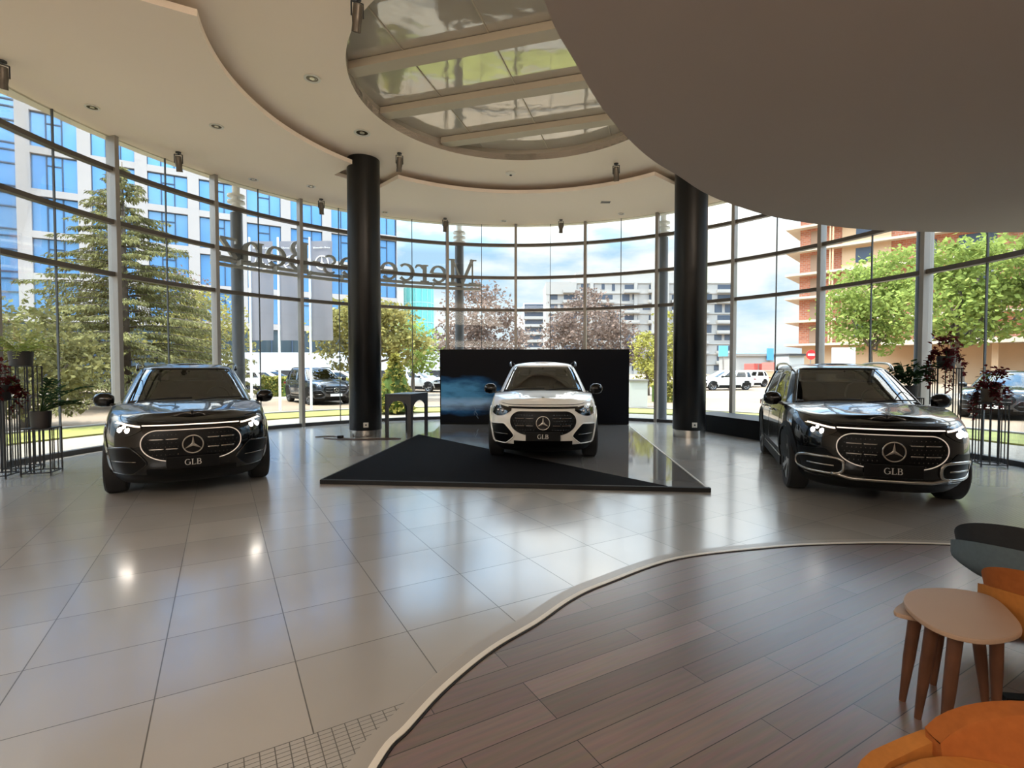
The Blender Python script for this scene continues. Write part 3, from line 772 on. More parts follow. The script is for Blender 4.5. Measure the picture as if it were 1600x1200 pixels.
        for yy in (-.86, .25, 1.05):
            b = MB(); b.tube([(s*(interp(W_T, z_)*.998+.001), yy+(.0 if yy < .9 else .25*smooth01((.62-z_)/.5)*-1), z_ + (max(0,(z_-.8)/.18)*rise(yy))) for z_ in frange(.36,.975,12)], .004, 5); b.build('door_gap', M_['gloss_black'], t)
    # lower lip
    b = MB()
    if trim == 'chrome':
        surf_tube(b, [(x, .325+.035*smooth01((abs(x)-.36)/.16)) for x in frange(-.55,.55,30)], .008, .022, 8); b.build('skid_bar', M_['satin_chrome'], t, smooth=True)
    else:
        patch(b, frange(-.46,.46,24), lambda x: .25, lambda x: .372+.05*smooth01((.46-abs(x))/.2)*0, 3, .006, .04); b.build('lower_grille', M_['grille'], t, smooth=40)
        if trim == 'body':
            b = MB(); patch(b, frange(-.78,.78,40), lambda x: .235, lambda x: .255+.04*smooth01((abs(x)-.4)/.1), 2, .01, .05); b.build('front_lip', M_['clad'], t, smooth=40)
    # wipers, bonnet badge
    for x0, x1 in ((-.58,.02),(.05,.62)):
        b = MB(); b.tube([(x0,-1.13+.11*(x0/.8)**2,1.115),(lerp(x0,x1,.5),-1.10,1.145),(x1,-1.05+.05*(x1/.8)**2,1.145)], .010, 6); b.build('wiper', M_['rubber'], t, smooth=True)
    b = MB(); b.lathe([(0,0),(.022,0),(.022,.005),(0,.006)], 16, T(0,-2.06,1.042)); b.build('bonnet_badge', M_['dim_chrome'], t, smooth=40)
    # tail lights
    for s in (-1, 1):
        b = MB(); b.box(min(s*.6,s*.86), max(s*.6,s*.86), 2.24, 2.345, .86, .95); b.build('tail_light', mat('red tail light lens', (120,10,12), .2) if 'tail' not in M_ else M_['tail'], t, bevel=.015)
    return t
M_['tail'] = mat('red tail light lens', (120,10,12), .2)
car_left = make_car('car', (-5.10,7.95,0), radians(33.4), 'black SUV with lit headlights at the left, in front of the big spruce', M_['paint_black'], True, 'plain', dict(mat='seat', rail=False))
car_white = make_car('car', (.62,10.12,.0535), radians(-3.4), 'white SUV on the dark triangular platform in the middle', M_['paint_white'], False, 'body', dict(mat='seat', rail=False), rim='alloy_dark')
car_right = make_car('car', (4.95,7.60,0), radians(-20.8), 'black SUV with chrome bumper trim at the right, beside the potted plants', M_['paint_black'], True, 'chrome', dict(mat='seat_beige', rail=True))
# ------------------------------------------------------------------ display platform and backdrop
plat = thing('display_platform', (0,0,0), 'low dark platform with a black carpet triangle under the white SUV', 'platform')
gl = [(-2.12,11.47),(1.99,6.40),(2.44,6.33),(3.10,13.50),(-1.93,13.62),(-1.88,12.1)]
M_['plate'] = mat('polished dark grey panel', (116,114,113), .05, spec=.6)
M_['carpet'] = mat('black carpet', (15,14,17), .95, spec=.1, noise=(60,.25), bump=(180,.4))
b = MB(); b.prism([[(-2.12,11.47),(-2.57,6.79),(2.44,6.32),(3.10,13.50),(-1.93,13.62),(-1.88,12.1)]], 0, .042); b.build('base', M_['black'], plat)
b = MB(); b.prism([gl], .0425, .05); tag(b.build('glossy_panel', M_['plate'], plat), 'polished dark grey reflecting panel')
b = MB(); b.prism([[(-2.12,11.47),(-2.545,6.81),(1.99,6.40)]], .0500, .0535); b.build('carpet', M_['carpet'], plat)
b = MB(); b.bar((-2.59,6.775,.028),(2.50,6.30,.028),.06,.056); b.bar((-2.58,6.78,.028),(-2.13,11.49,.028),.03,.058); b.build('edge_trim', M_['rubber'], plat, bevel=.006)
b = MB(); b.bar((2.47,6.35,.025),(3.12,13.50,.025),.025,.052); b.build('light_edge', M_['plastic_white'], plat)
# backdrop
wall = thing('display_wall', (0,0,0), 'wide black display wall with a blue storm cloud picture, behind the white SUV', 'display wall')
A, B = Vector((-1.965,13.73,0)), Vector((3.165,13.60,0)); dv = (B-A).normalized(); nv = Vector((-dv.y, dv.x, 0))
b = MB(); b.bar(A+nv*.1+Vector((0,0,1.04)), B+nv*.1+Vector((0,0,1.04)), .2, 2.08); b.build('frame', M_['black'], wall, bevel=.006)
def storm_material():
    m = mat('printed storm picture', (12,13,17), .5, spec=.15)
    nt = m.node_tree; bs = nt.nodes['Principled BSDF']; tc = nt.nodes.new('ShaderNodeTexCoord'); sx = nt.nodes.new('ShaderNodeSeparateXYZ'); nt.links.new(tc.outputs['Object'], sx.inputs[0])
    n = nt.nodes.new('ShaderNodeTexNoise'); n.inputs['Scale'].default_value = 1.6; n.inputs['Detail'].default_value = 6
    mp = nt.nodes.new('ShaderNodeMapping'); mp.inputs['Scale'].default_value = (1,1,3.2); nt.links.new(tc.outputs['Object'], mp.inputs[0]); nt.links.new(mp.outputs[0], n.inputs['Vector'])
    def bump1(v, c, w):   # soft window around c
        d = math_node(nt, 'DIVIDE', math_node(nt, 'SUBTRACT', v, c), w)
        return math_node(nt, 'MAXIMUM', math_node(nt, 'SUBTRACT', 1.0, math_node(nt, 'MULTIPLY', d, d)), 0.0)
    zz = sx.outputs[2]; xx = sx.outputs[0]
    left = math_node(nt, 'MINIMUM', math_node(nt, 'MAXIMUM', math_node(nt, 'MULTIPLY', math_node(nt, 'SUBTRACT', .35, xx), .75), 0.0), 1.0)
    lowc = nt.nodes.new('ShaderNodeValToRGB'); e = lowc.color_ramp.elements
    e[0].position = .30; e[0].color = (.002,.0027,.006,1); e[1].position = .74; e[1].color = (.10,.36,.66,1)
    k = e.new(.48); k.color = (.014,.085,.22,1)
    amt = math_node(nt, 'MULTIPLY', math_node(nt, 'MULTIPLY', math_node(nt, 'ADD', n.outputs['Fac'], .28), bump1(zz, .82, .72)), left)
    nt.links.new(amt, lowc.inputs['Fac'])
    grey = math_node(nt, 'MULTIPLY', math_node(nt, 'MULTIPLY', bump1(zz, .60, .2), left), math_node(nt, 'MULTIPLY', n.outputs['Fac'], .5))
    mx = nt.nodes.new('ShaderNodeMix'); mx.data_type = 'RGBA'; mx.blend_type = 'ADD'; mx.inputs[0].default_value = 1
    gc = nt.nodes.new('ShaderNodeCombineColor'); [nt.links.new(grey, gc.inputs[i]) for i in range(3)]
    nt.links.new(lowc.outputs[0], mx.inputs[6]); nt.links.new(gc.outputs[0], mx.inputs[7]); nt.links.new(mx.outputs[2], bs.inputs['Base Color'])
    return m
b = MB(); b.bar(A-nv*.004+dv*.03+Vector((0,0,1.07)), B-nv*.004-dv*.03+Vector((0,0,1.07)), .008, 1.96); pic = b.build('picture', storm_material(), wall); tag(pic, 'dark picture of blue storm clouds over water')
b = MB(); lx = [(.93,.52),(.99,.44),(.96,.40),(1.03,.30),(1.00,.27),(1.05,.2)]
b.tube([A+dv*(x)-nv*.009+Vector((0,0,z)) for x,z in lx], .006, 4); b.tube([A+dv*x-nv*.009+Vector((0,0,z)) for x,z in [(.99,.44),(.93,.36),(.95,.3)]], .004, 4)
b.build('lightning_streak', mat('pale blue print', (120,150,175), .4), pic)

# ------------------------------------------------------------------ arched table by the left column
def arch_table():
    t = thing('bar_table', (-2.44,11.72,0), 'dark grey bar table with arched side panels beside the left black column', 'table')
    m = mat('dark grey laminate', (58,58,60), .4, noise=(3,.06)); C = [(-2.86,11.30),(-2.28,11.34),(-2.03,12.15),(-2.58,12.35)]; c0 = (-2.44,11.72); H = .985
    C = [(x-c0[0], y-c0[1]) for x,y in C]
    b = MB(); b.prism([C], H-.045, H); b.build('table_top', m, t, bevel=.006)
    for i in range(4):
        p, q = Vector((*C[i],0)), Vector((*C[(i+1) % 4],0)); d = (q-p); L = d.length; d.normalize(); n = Vector((-d.y,d.x,0))
        w = .085; rr = (L-2*w)/2; spring = max(.3, H-.16-rr*.75)
        pts = [(0,0),(w,0),(w,spring)] + [(w+rr-rr*cos(pi*k/16), spring+(H-.16-spring)*sin(pi*k/16)) for k in range(1,16)] + [(L-w,spring),(L-w,0),(L,0),(L,H-.046),(0,H-.046)]
        b = MB(); b.prism([pts], .002, .032, fn=lambda x,y,z: tuple(p+d*min(max(x,.002),L-.002)+n*z+Vector((0,0,y)))); b.build('side_panel', m, t)
    return t
arch_table()
# cable on the floor by the column
b = MB(); b.tube(spline([(-4.45,11.35,.012),(-4.1,11.5,.012),(-3.85,11.25,.012),(-3.55,11.05,.012),(-3.3,11.0,.012),(-3.0,11.08,.012),(-2.7,11.16,.012),(-2.45,11.05,.012),(-2.7,10.98,.012),(-3.1,10.93,.012),(-3.5,10.95,.012),(-3.9,11.02,.012),(-4.2,11.2,.012)], 5), .011, 6)
cb = thing('power_cable', (0,0,0), 'brown power cable lying around the foot of the left black column', 'cable'); b.build('cord', mat('brown cable', (82,62,54), .5), cb, smooth=True)
b = MB(); b.box(-.07,.07,-.04,.04,0,.06, M=T(-3.83,11.2,.004) @ RZ(.4)); b.build('plug', M_['rubber'], cb, bevel=.012)

# ------------------------------------------------------------------ plants on wire stands
M_['stand'] = mat('black wire stand', (20,17,20), .45)
M_['pot'] = mat('dark grey plant pot', (44,41,40), .55, noise=(6,.08)); M_['pot_grey'] = mat('taupe plant pot', (100,92,82), .6, noise=(6,.06))
M_['soil'] = mat('potting soil', (38,29,22), .9)
M_['leaf_dark'] = leaf_mat('dark green leaves', (52,70,46), .25); M_['leaf_fern'] = leaf_mat('fern green leaves', (150,158,84), .45); M_['leaf_red'] = leaf_mat('dark red leaves', (84,36,36), .35)
def leafquad(mb, p, d, l, w, up=None, mi=0):
    d = Vector(d).normalized(); up = Vector(up or (random.uniform(-.5,.5),random.uniform(-.5,.5),1)); x = d.cross(up)
    x = (x.normalized() if x.length > 1e-4 else Vector((1,0,0))); n = x.cross(d)
    p = Vector(p); vs = [p, p+d*l*.35+x*w*.5+n*w*.12, p+d*l*.7+x*w*.42+n*w*.05, p+d*l-n*w*.15, p+d*l*.7-x*w*.42+n*w*.05, p+d*l*.35-x*w*.5+n*w*.12, p+d*l*.5-n*w*.08]
    mb.add(vs, [(0,1,6),(1,2,6),(2,3,6),(3,4,6),(4,5,6),(5,0,6)], mi)
def wire_stand(x, y, h, sz, rz, label, group):
    t = thing('plant_stand', (x,y,0), label, 'plant stand', rz, group); a = sz/2; r = .016
    for zz in (h-.01, .045):
        b = MB()
        for p, q in (((-a,-a),(a,-a)),((a,-a),(a,a)),((a,a),(-a,a)),((-a,a),(-a,-a))): b.bar((*p,zz),(*q,zz),r,r)
        b.build('ring_frame', M_['stand'], t)
    for sx in (-a, a):
        for sy in (-a, a): b = MB(); b.bar((sx,sy,0),(sx,sy,h),r,r); b.build('leg', M_['stand'], t)
    for k in (-1/6, 1/6):
        for p in ((k*2*a*1.0,-a),(k*2*a,a),(-a,k*2*a),(a,k*2*a)): b = MB(); b.bar((*p,.045),(*p,h-.01),.011,.011); b.build('upright', M_['stand'], t)
    b = MB(); b.box(-a,a,-a,a,h-.018,h-.002); b.build('shelf', M_['stand'], t)
    return t
def pot(t, r, h, m='pot'):
    b = MB(); b.lathe([(0,0),(r*.9,0),(r,h),(r*.92,h),(r*.9,h-.03),(0,h-.03)], 28); b.build('pot', M_[m], t, smooth=40)
    b = MB(); b.lathe([(0,h-.035),(r*.9,h-.035),(r*.9,h-.02),(0,h-.015)], 20); b.build('soil', M_['soil'], t)
def plant(kind, x, y, z, r, h, label, seed, potm='pot', cat='potted plant', sc=1.0, lean=0):
    rnd = random.Random(seed); t = thing({'fern':'potted_fern','zz':'potted_leafy_plant','red':'potted_trailing_plant','bush':'potted_leafy_plant'}[kind], (x,y,z), label, cat); pot(t, r, h, potm)
    fo, st = MB(), MB()
    if kind == 'fern':
        for i in range(34):
            a = rnd.uniform(0,2*pi); L = rnd.uniform(.22,.42)*sc; up = rnd.uniform(.35,1.2); pts = []
            for k in range(9):
                s = k/8*L; pts.append(Vector((cos(a)*(.03+s*.85), sin(a)*(.03+s*.85), h-.02+up*s-1.45*s*s/max(.3,sc))))
            st.tube(pts, .003, 4)
            for k in range(2,9):
                for sg in (-1,1):
                    p = pts[k]; d = Vector((-sin(a)*sg, cos(a)*sg, -.2))+Vector((cos(a),sin(a),0))*.5; leafquad(fo, p, d, .075*sc*(1.1-k/11), .026)
    elif kind == 'zz':
        for i in range(11):
            a = rnd.gauss(lean, .75); L = rnd.uniform(.45,.78)*sc; b0 = rnd.uniform(.6,1.5); pts = []
            for k in range(11):
                s = k/10*L; pts.append(Vector((cos(a)*s*(1.6-b0*.5), sin(a)*s*(1.6-b0*.5), h-.02+b0*s-1.0*s*s)))
            st.tube(pts, [.009-.0006*k for k in range(11)], 5)
            for k in range(3,11):
                for sg in (-1,1):
                    d = (pts[k]-pts[k-1]).normalized()*.8+Vector((-sin(a)*sg, cos(a)*sg, .35)); leafquad(fo, pts[k], d, .105*sc, .045)
    elif kind == 'red':
        for i in range(17):
            a = rnd.uniform(0,2*pi); out = rnd.uniform(.1,.2)*sc; drop = rnd.choice([.1,.25,.45,.75])*rnd.uniform(.7,1.1)*sc; pts = []
            for k in range(12):
                s = k/11; pts.append(Vector((cos(a)*(r*.6+out*min(1,s*2)), sin(a)*(r*.6+out*min(1,s*2)), h+.10*sin(min(1,s*2.2)*pi)*1.0-drop*max(0,s-.25))))
            st.tube(pts, .0035, 4)
            for k in range(1,12):
                for q in range(3):
                    leafquad(fo, pts[k]+Vector((rnd.uniform(-.02,.02),)*3), (rnd.uniform(-1,1),rnd.uniform(-1,1),rnd.uniform(-.9,.5)), rnd.uniform(.05,.085)*sc, .045*sc)
        for i in range(7):
            a = rnd.uniform(0,2*pi); pts = [Vector((cos(a)*q*.12*sc, sin(a)*q*.12*sc, h+q*.28*sc)) for q in (0,.5,1)]; st.tube(pts, .004, 4)
            for k in range(10): leafquad(fo, pts[2]+Vector((rnd.gauss(0,.04),rnd.gauss(0,.04),rnd.gauss(0,.05))), (rnd.uniform(-1,1),rnd.uniform(-1,1),rnd.uniform(-.6,.6)), .085*sc, .05*sc)
    else:
        for i in range(24):
            a = rnd.uniform(0,2*pi); L = rnd.uniform(.2,.45)*sc; e = rnd.uniform(.4,1.4); p0 = Vector((0,0,h-.02)); p1 = p0+Vector((cos(a)*cos(e),sin(a)*cos(e),sin(e)))*L
            st.tube([p0, p1], .005, 4)
            for k in range(8): leafquad(fo, p0.lerp(p1, rnd.uniform(.4,1.05)), (cos(a)+rnd.uniform(-.8,.8), sin(a)+rnd.uniform(-.8,.8), rnd.uniform(-.5,.7)), .13*sc, .06*sc)
    st.build('stem', M_['leaf_dark'] if kind != 'fern' else M_['leaf_fern'], t, fix=False)
    fo.build('foliage', M_[{'fern':'leaf_fern','zz':'leaf_dark','red':'leaf_red','bush':'leaf_dark'}[kind]], t, fix=False)
    return t
GS = 'black wire plant stands'
wire_stand(-6.92,7.38,.69,.34,.35,'short black wire stand carrying the leafy plant, left of the left black SUV',GS)
wire_stand(-7.52,7.72,1.60,.34,.25,'tallest black wire stand on the left, carrying the green fern',GS)
wire_stand(-7.33,7.15,1.12,.34,.3,'medium black wire stand at the left edge, carrying the red trailing plant',GS)
plant('fern',-7.52,7.72,1.60,.15,.22,'green fern in a dark pot on the tallest left stand',3,sc=1.25)
plant('zz',-6.92,7.38,.69,.125,.24,'dark leafy plant with long leaning stems on the short left stand',5,lean=.25,sc=.78)
plant('red',-7.33,7.15,1.12,.17,.2,'dark red trailing plant in a wide pot at the left edge',8,sc=.9)
wire_stand(7.36,8.55,1.57,.32,-.4,'tallest black wire stand on the right, behind the right black SUV mirror',GS)
wire_stand(7.62,8.0,1.03,.32,-.4,'medium black wire stand on the right, carrying the taupe pot',GS)
wire_stand(6.88,8.72,1.06,.32,-.4,'black wire stand right behind the door mirror of the right black SUV',GS)
plant('red',7.36,8.55,1.57,.13,.2,'dark red plant on the tallest right stand',11,sc=1.0)
plant('red',7.62,8.0,1.03,.13,.2,'dark red plant in a taupe pot on the medium right stand',12,'pot_grey',sc=.9)
plant('bush',6.88,8.72,1.06,.13,.2,'dark green bushy plant behind the right SUV mirror',13,sc=1.1)

# ------------------------------------------------------------------ ceiling lights
M_['lamp_off'] = mat('lamp reflector', (226,218,196), .25, .4)
def spotlight(x, y, z, aim, label, tilt=.9):
    t = thing('spotlight', (x,y,z), label, 'spotlight', aim, 'track spotlights under the ceiling')
    b = MB(); b.lathe([(.06,0),(.06,-.025),(.02,-.03)], 20); b.build('mount', M_['dark_alu'], t)
    b = MB()
    for s in (-1,1): b.bar((s*.085,0,-.06),(s*.085,0,-.27),.022,.012)
    b.bar((-.09,0,-.06),(.09,0,-.06),.022,.014); b.bar((0,0,0),(0,0,-.06),.02,.02); b.build('yoke', M_['dark_alu'], t)
    b = MB(); Mx = T(0,0,-.26) @ RX(tilt)
    b.lathe([(.045,.16),(.07,.15),(.072,.02),(.078,0),(.066,-.1),(.07,-.2),(.06,-.2),(.05,-.12),(0,-.12)], 24, Mx); b.build('housing', mat('brown grey lamp housing', (96,88,78), .35, .5) if 'housing' not in M_ else M_['housing'], t, smooth=40)
    t.scale = (.86,.86,.86)
    b = MB(); b.lathe([(0,-.185),(.058,-.185),(.058,-.178),(0,-.178)], 20, Mx); b.build('lens', M_['lamp_off'], t)
    return t
M_['housing'] = mat('brown grey lamp housing', (96,88,78), .35, .5)
IN = INNER
for x,y,z,a,l in ((-7.45,7.5,CEIL,.8,'spotlight cut by the left edge of the picture'),(-6.93,10.6,CEIL,.3,'spotlight on the low ceiling above the left black SUV'),(-2.46,11.15,IN,.4,'spotlight on the raised ceiling right above the left black column'),
    (2.39,11.70,IN,-.4,'spotlight on the raised ceiling near the right black column'),(-5.06,13.5,CEIL,.2,'spotlight on the low ceiling just left of the left black column'),(-2.0,15.2,CEIL,.3,'spotlight near the glass, above the first letter of the glass sign'),(1.48,15.35,CEIL,.0,'spotlight near the glass, above the right half of the display wall'),(-1.97,6.55,IN,.5,'spotlight cut by the top edge, left of the ceiling roundel')):
    spotlight(x,y,z,a,l,.45 if y < 7 else .35)
def downlight(x, y, z, r, label):
    t = thing('downlight', (x,y,z), label, 'downlight', 0, 'round recessed downlights')
    b = MB(); b.lathe([(r*.74,0),(r,-.004),(r,-.014),(r*.72,-.012)], 28, closed=True); b.build('ring', M_['plastic_white'], t)
    b = MB(); b.lathe([(0,-.004),(r*.72,-.004),(r*.72,-.001),(0,-.001)], 24); b.build('reflector', mat('dim lamp glass', (90,82,70), .2, .5) if 'dimlamp' not in M_ else M_['dimlamp'], t)
    b = MB(); b.lathe([(0,-.012),(r*.3,-.012),(r*.3,-.004),(0,-.004)], 16); b.build('bulb', M_['lamp_off'], t)
M_['dimlamp'] = mat('dim lamp glass', (90,82,70), .2, .5)
for x,y,z,r,l in ((-7.22,8.8,CEIL,.11,'downlight nearest the upper left corner of the glass'),(-5.48,9.48,CEIL,.12,'downlight in the low ceiling between the curved groove and the left glass'),(-6.14,12.1,CEIL,.11,'downlight in the low ceiling above the big Z of the glass sign'),
    (-4.95,12.55,CEIL,.11,'downlight close to the spotlight left of the left column'),(-3.24,8.31,IN,.13,'bright ringed downlight left of the ceiling roundel'),(-2.99,10.19,IN,.16,'larger round downlight between the roundel and the left column'),
    (-3.65,14.6,CEIL,.10,'downlight just right of the left column'),(-.25,15.45,CEIL,.10,'downlight at the glass above the middle of the display wall'),(3.17,14.75,CEIL,.10,'downlight left of the right column')):
    downlight(x,y,z,r,l)
b = MB(); b.box(2.40,2.65,13.68,13.80,CEIL-.012,CEIL); o = b.build('air_vent', M_['dark_alu']); tag(o, 'small rectangular vent in the low ceiling near the right column', 'vent')
t = thing('smoke_detector', (-.03,12.25,IN), 'white smoke detector on the raised ceiling below the roundel', 'smoke detector')
b = MB(); b.lathe([(.12,0),(.12,-.02),(.06,-.05),(0,-.05)], 24); b.build('base', M_['plastic_white'], t, smooth=40)
b = MB(); b.lathe([(.03,-.05),(.03,-.07),(0,-.075)], 14); b.build('sensor', M_['dark_alu'], t)

# ------------------------------------------------------------------ lounge corner
M_['orange'] = mat('orange felt', (186,118,54), .85, spec=.2, noise=(40,.08)); M_['orange_in'] = mat('deep orange felt', (162,92,42), .85, spec=.2, noise=(40,.08))
M_['blue_felt'] = mat('grey blue felt', (98,112,118), .9, spec=.2, noise=(40,.06)); M_['char_felt'] = mat('charcoal felt', (52,54,56), .9, spec=.2, noise=(40,.06))
M_['walnut'] = mat('walnut wood', (98,62,42), .45, noise=(7,.25)); M_['top'] = mat('taupe laminate', (176,146,122), .45, noise=(3,.03))
def tub_chair(x, y, rz, label, seat, back, star=True, s=1.0, hb=.78):
    """shell chair; opens toward local -y"""
    t = thing('lounge_chair', (x,y,0), label, 'chair', rz)
    # outer seat bowl wrapping the seat
    b = MB(); P, Q = [], []
    for i in range(33):
        a = radians(lerp(-60, 240, i/32)); k = max(0, sin(a)); h1 = .445+.125*k
        P.append([]); Q.append([])
        for j in range(7):
            u = j/6; rr = (.30+.075*sin(min(1,u*2.2)*pi/2))*s; z = lerp(.33, h1, u)
            P[-1].append((rr*1.06*cos(a), rr*sin(a), z)); Q[-1].append(((rr-.045)*1.06*cos(a), (rr-.045)*sin(a), z))
    b.solid_grid(P, Q); sh = b.build('seat_shell', seat, t, smooth=50)
    b = MB(); b.lathe([(0,.35),(.26*s,.35),(.33*s,.38),(.345*s,.43),(.31*s,.465),(0,.475)], 32); b.build('seat', seat, t, smooth=40)
    b = MB(); P, Q = [], []
    for i in range(29):
        q = i/28; a = radians(lerp(14, 166, q)); k = sin(pi*q)**.8; h1 = .50+(hb-.50)*k
        P.append([]); Q.append([])
        for j in range(9):
            u = j/8; z = lerp(.44, h1, u); rr = (.345+.055*(z-.44)/.3)*s
            P[-1].append((rr*1.06*cos(a), rr*sin(a), z)); Q[-1].append(((rr-.05)*1.06*cos(a), (rr-.05)*sin(a), z-(.012 if j == 8 else 0)))
    b.solid_grid(P, Q); b.build('backrest', back, t, smooth=50)
    if star:
        b = MB(); b.lathe([(.03,.03),(.03,.35)], 16); b.build('stem', M_['black'], t)
        for k in range(4):
            a = pi/4+k*pi/2; b = MB(); b.bar((0,0,.05),(.33*cos(a),.33*sin(a),.02),.05,.03); b.build('foot', M_['black'], t)
    return t
tub_chair(1.215,1.07,radians(-76),'orange felt shell chair in the bottom right corner',M_['orange'],M_['orange_in'],hb=.66)
tub_chair(2.60,2.20,radians(118),'orange felt shell chair at the right edge behind the small tables',M_['orange'],M_['orange_in'],hb=.69)
tub_chair(3.06,2.88,radians(125),'grey blue shell chair with charcoal backrest at the right edge',M_['blue_felt'],M_['char_felt'],hb=.70)
def leaf_table(x, y, h, label, pts, legs):
    t = thing('side_table', (x,y,0), label, 'table', 0, 'small nested leaf shaped tables')
    P = [(p.x-x, p.y-y) for p in spline([(a,c,0) for a,c in pts], 6, True)]
    b = MB(); b.prism([P], h-.02, h); b.build('table_top', M_['top'], t, bevel=.005)
    for (ax,ay),(bx,by) in legs:
        p, q = Vector((ax-x,ay-y,h-.02)), Vector((bx-x,by-y,0))
        b = MB(); b.tube([p, p.lerp(q,.5), q], [.026,.023,.013], 14); b.build('leg', M_['walnut'], t, smooth=40)
leaf_table(1.95,2.15,.50,'upper small leaf shaped table with taupe top and walnut legs',[(1.715,2.1),(1.78,2.26),(1.92,2.37),(2.1,2.385),(2.215,2.31),(2.16,2.15),(2.04,1.985),(1.85,1.92),(1.735,1.97)],[((1.80,2.12),(1.80,2.19)),((1.80,2.01),(1.775,2.03)),((2.08,2.13),(2.11,2.15))])
leaf_table(1.98,2.30,.46,'lower small leaf shaped table tucked under the other one',[(1.72,2.235),(1.85,2.34),(2.0,2.42),(2.16,2.40),(2.2,2.3),(2.1,2.2),(1.95,2.16),(1.8,2.17)],[((1.83,2.25),(1.825,2.31)),((2.12,2.27),(2.16,2.25)),((2.05,2.37),(2.07,2.43))])

# ------------------------------------------------------------------ letters on the glass, outside
sg = thing('glass_sign', (CX,CY,0), 'grey serif lettering on a curved rail outside the glass, seen mirrored from inside', 'sign')
M_['sign'] = mat('brushed grey sign metal', (158,155,150), .45, .2)
A0 = 98.0; SC = .517; RS = 8.36
txt = 'Mercedes-Benz'; u0 = 0
for ch in txt:
    b = MB(); letter(b, ch, lambda u, v, d: ((RS+d)*cos(radians(A0)+(u+u0)*SC/RS), (RS+d)*sin(radians(A0)+(u+u0)*SC/RS), 4.25+v*SC), -.045, .045)
    b.build('letter', M_['sign'], sg); u0 += LET[ch][0]
A1 = A0+math.degrees(u0*SC/RS)
for z, r in ((4.205,8.36),(4.085,8.36)):
    b = MB(); P, Q = [], []
    for i in range(41):
        a = radians(lerp(A0-1,A1+1,i/40)); P.append([((r-.04)*cos(a),(r-.04)*sin(a),z-.038),((r-.04)*cos(a),(r-.04)*sin(a),z+.038)]); Q.append([((r+.04)*cos(a),(r+.04)*sin(a),z-.038),((r+.04)*cos(a),(r+.04)*sin(a),z+.038)])
    b.solid_grid(P, Q); b.build('rail', M_['sign'], sg, smooth=40)
b = MB()
for k in range(8):
    a = radians(lerp(A0,A1,(k+.5)/8)); b.bar((8.1*cos(a),8.1*sin(a),4.16),(8.36*cos(a),8.36*sin(a),4.16),.03,.12)
b.build('bracket', M_['sign'], sg)
# ------------------------------------------------------------------ outside: ground
GZ = -.03
M_['pave'] = mat('pale concrete paving', (120,102,82), .85, noise=(.35,.10))
M_['gravel'] = mat('pale gravel', (138,127,112), .9, noise=(25,.18))
M_['grass'] = mat('lawn grass', (122,120,54), .9, noise=(1.6,.25))
M_['kerb'] = mat('concrete kerb', (128,124,120), .8, noise=(3,.06))
b = MB(); b.prism([[(-900,-60),(900,-60),(900,1700),(-900,1700)]], GZ-.2, GZ); o = struct(b.build('floor', M_['pave'])); o['label'] = 'sunlit pale paving outside'
def ring(r0, r1, z0, z1, a0=-25, a1=205, n=80):
    mb = MB(); P = [[pol(r0, lerp(a0,a1,i/n), z0), pol(r1, lerp(a0,a1,i/n), z0)] for i in range(n+1)]; Q = [[pol(r0, lerp(a0,a1,i/n), z1), pol(r1, lerp(a0,a1,i/n), z1)] for i in range(n+1)]
    mb.solid_grid(P, Q); return mb
tag(ring(R+.3, 10.6, GZ, GZ+.012).build('gravel_bed', M_['gravel']), 'pale gravel strip at the foot of the glass', 'gravel', kind='structure')
go = ring(10.6, 12.5, GZ, GZ+.05).build('lawn_strip', M_['grass']); tag(go, 'curved strip of lawn outside the glass', 'grass', kind='stuff')
tag(ring(12.5, 12.68, GZ, GZ+.09).build('kerb', M_['kerb']), 'concrete kerb along the lawn strip', 'kerb', kind='structure')
# a darker road band further out
b = MB(); b.box(-140,160,26.5,33,GZ,GZ+.006); struct(b.build('trim_7', mat('pale asphalt road', (124,111,96), .85, noise=(.5,.06))))

# ------------------------------------------------------------------ trees
M_['bark'] = mat('grey brown bark', (92,80,68), .9, noise=(5,.25))
L_ = dict(green=leaf_mat('fresh green foliage', (134,146,76), .4), olive=leaf_mat('olive yellow foliage', (140,132,78), .35), red=leaf_mat('dusky red brown foliage', (122,104,94), .3), spruce=leaf_mat('spruce needles', (112,108,70), .2), deep=leaf_mat('deep green foliage', (96,116,62)), yellow=leaf_mat('yellow green foliage', (146,140,72), .3))
def quad(mb, p, s, rnd, asp=.6, droop=0):
    d = Vector((rnd.gauss(0,1), rnd.gauss(0,1), rnd.gauss(0,.7)-droop)).normalized(); x = d.orthogonal().normalized(); x.rotate(Matrix.Rotation(rnd.uniform(0,6.28), 3, d))
    p = Vector(p); mb.add([p, p+d*s*.5+x*s*asp*.5, p+d*s, p+d*s*.5-x*s*asp*.5], [(0,1,2,3)])
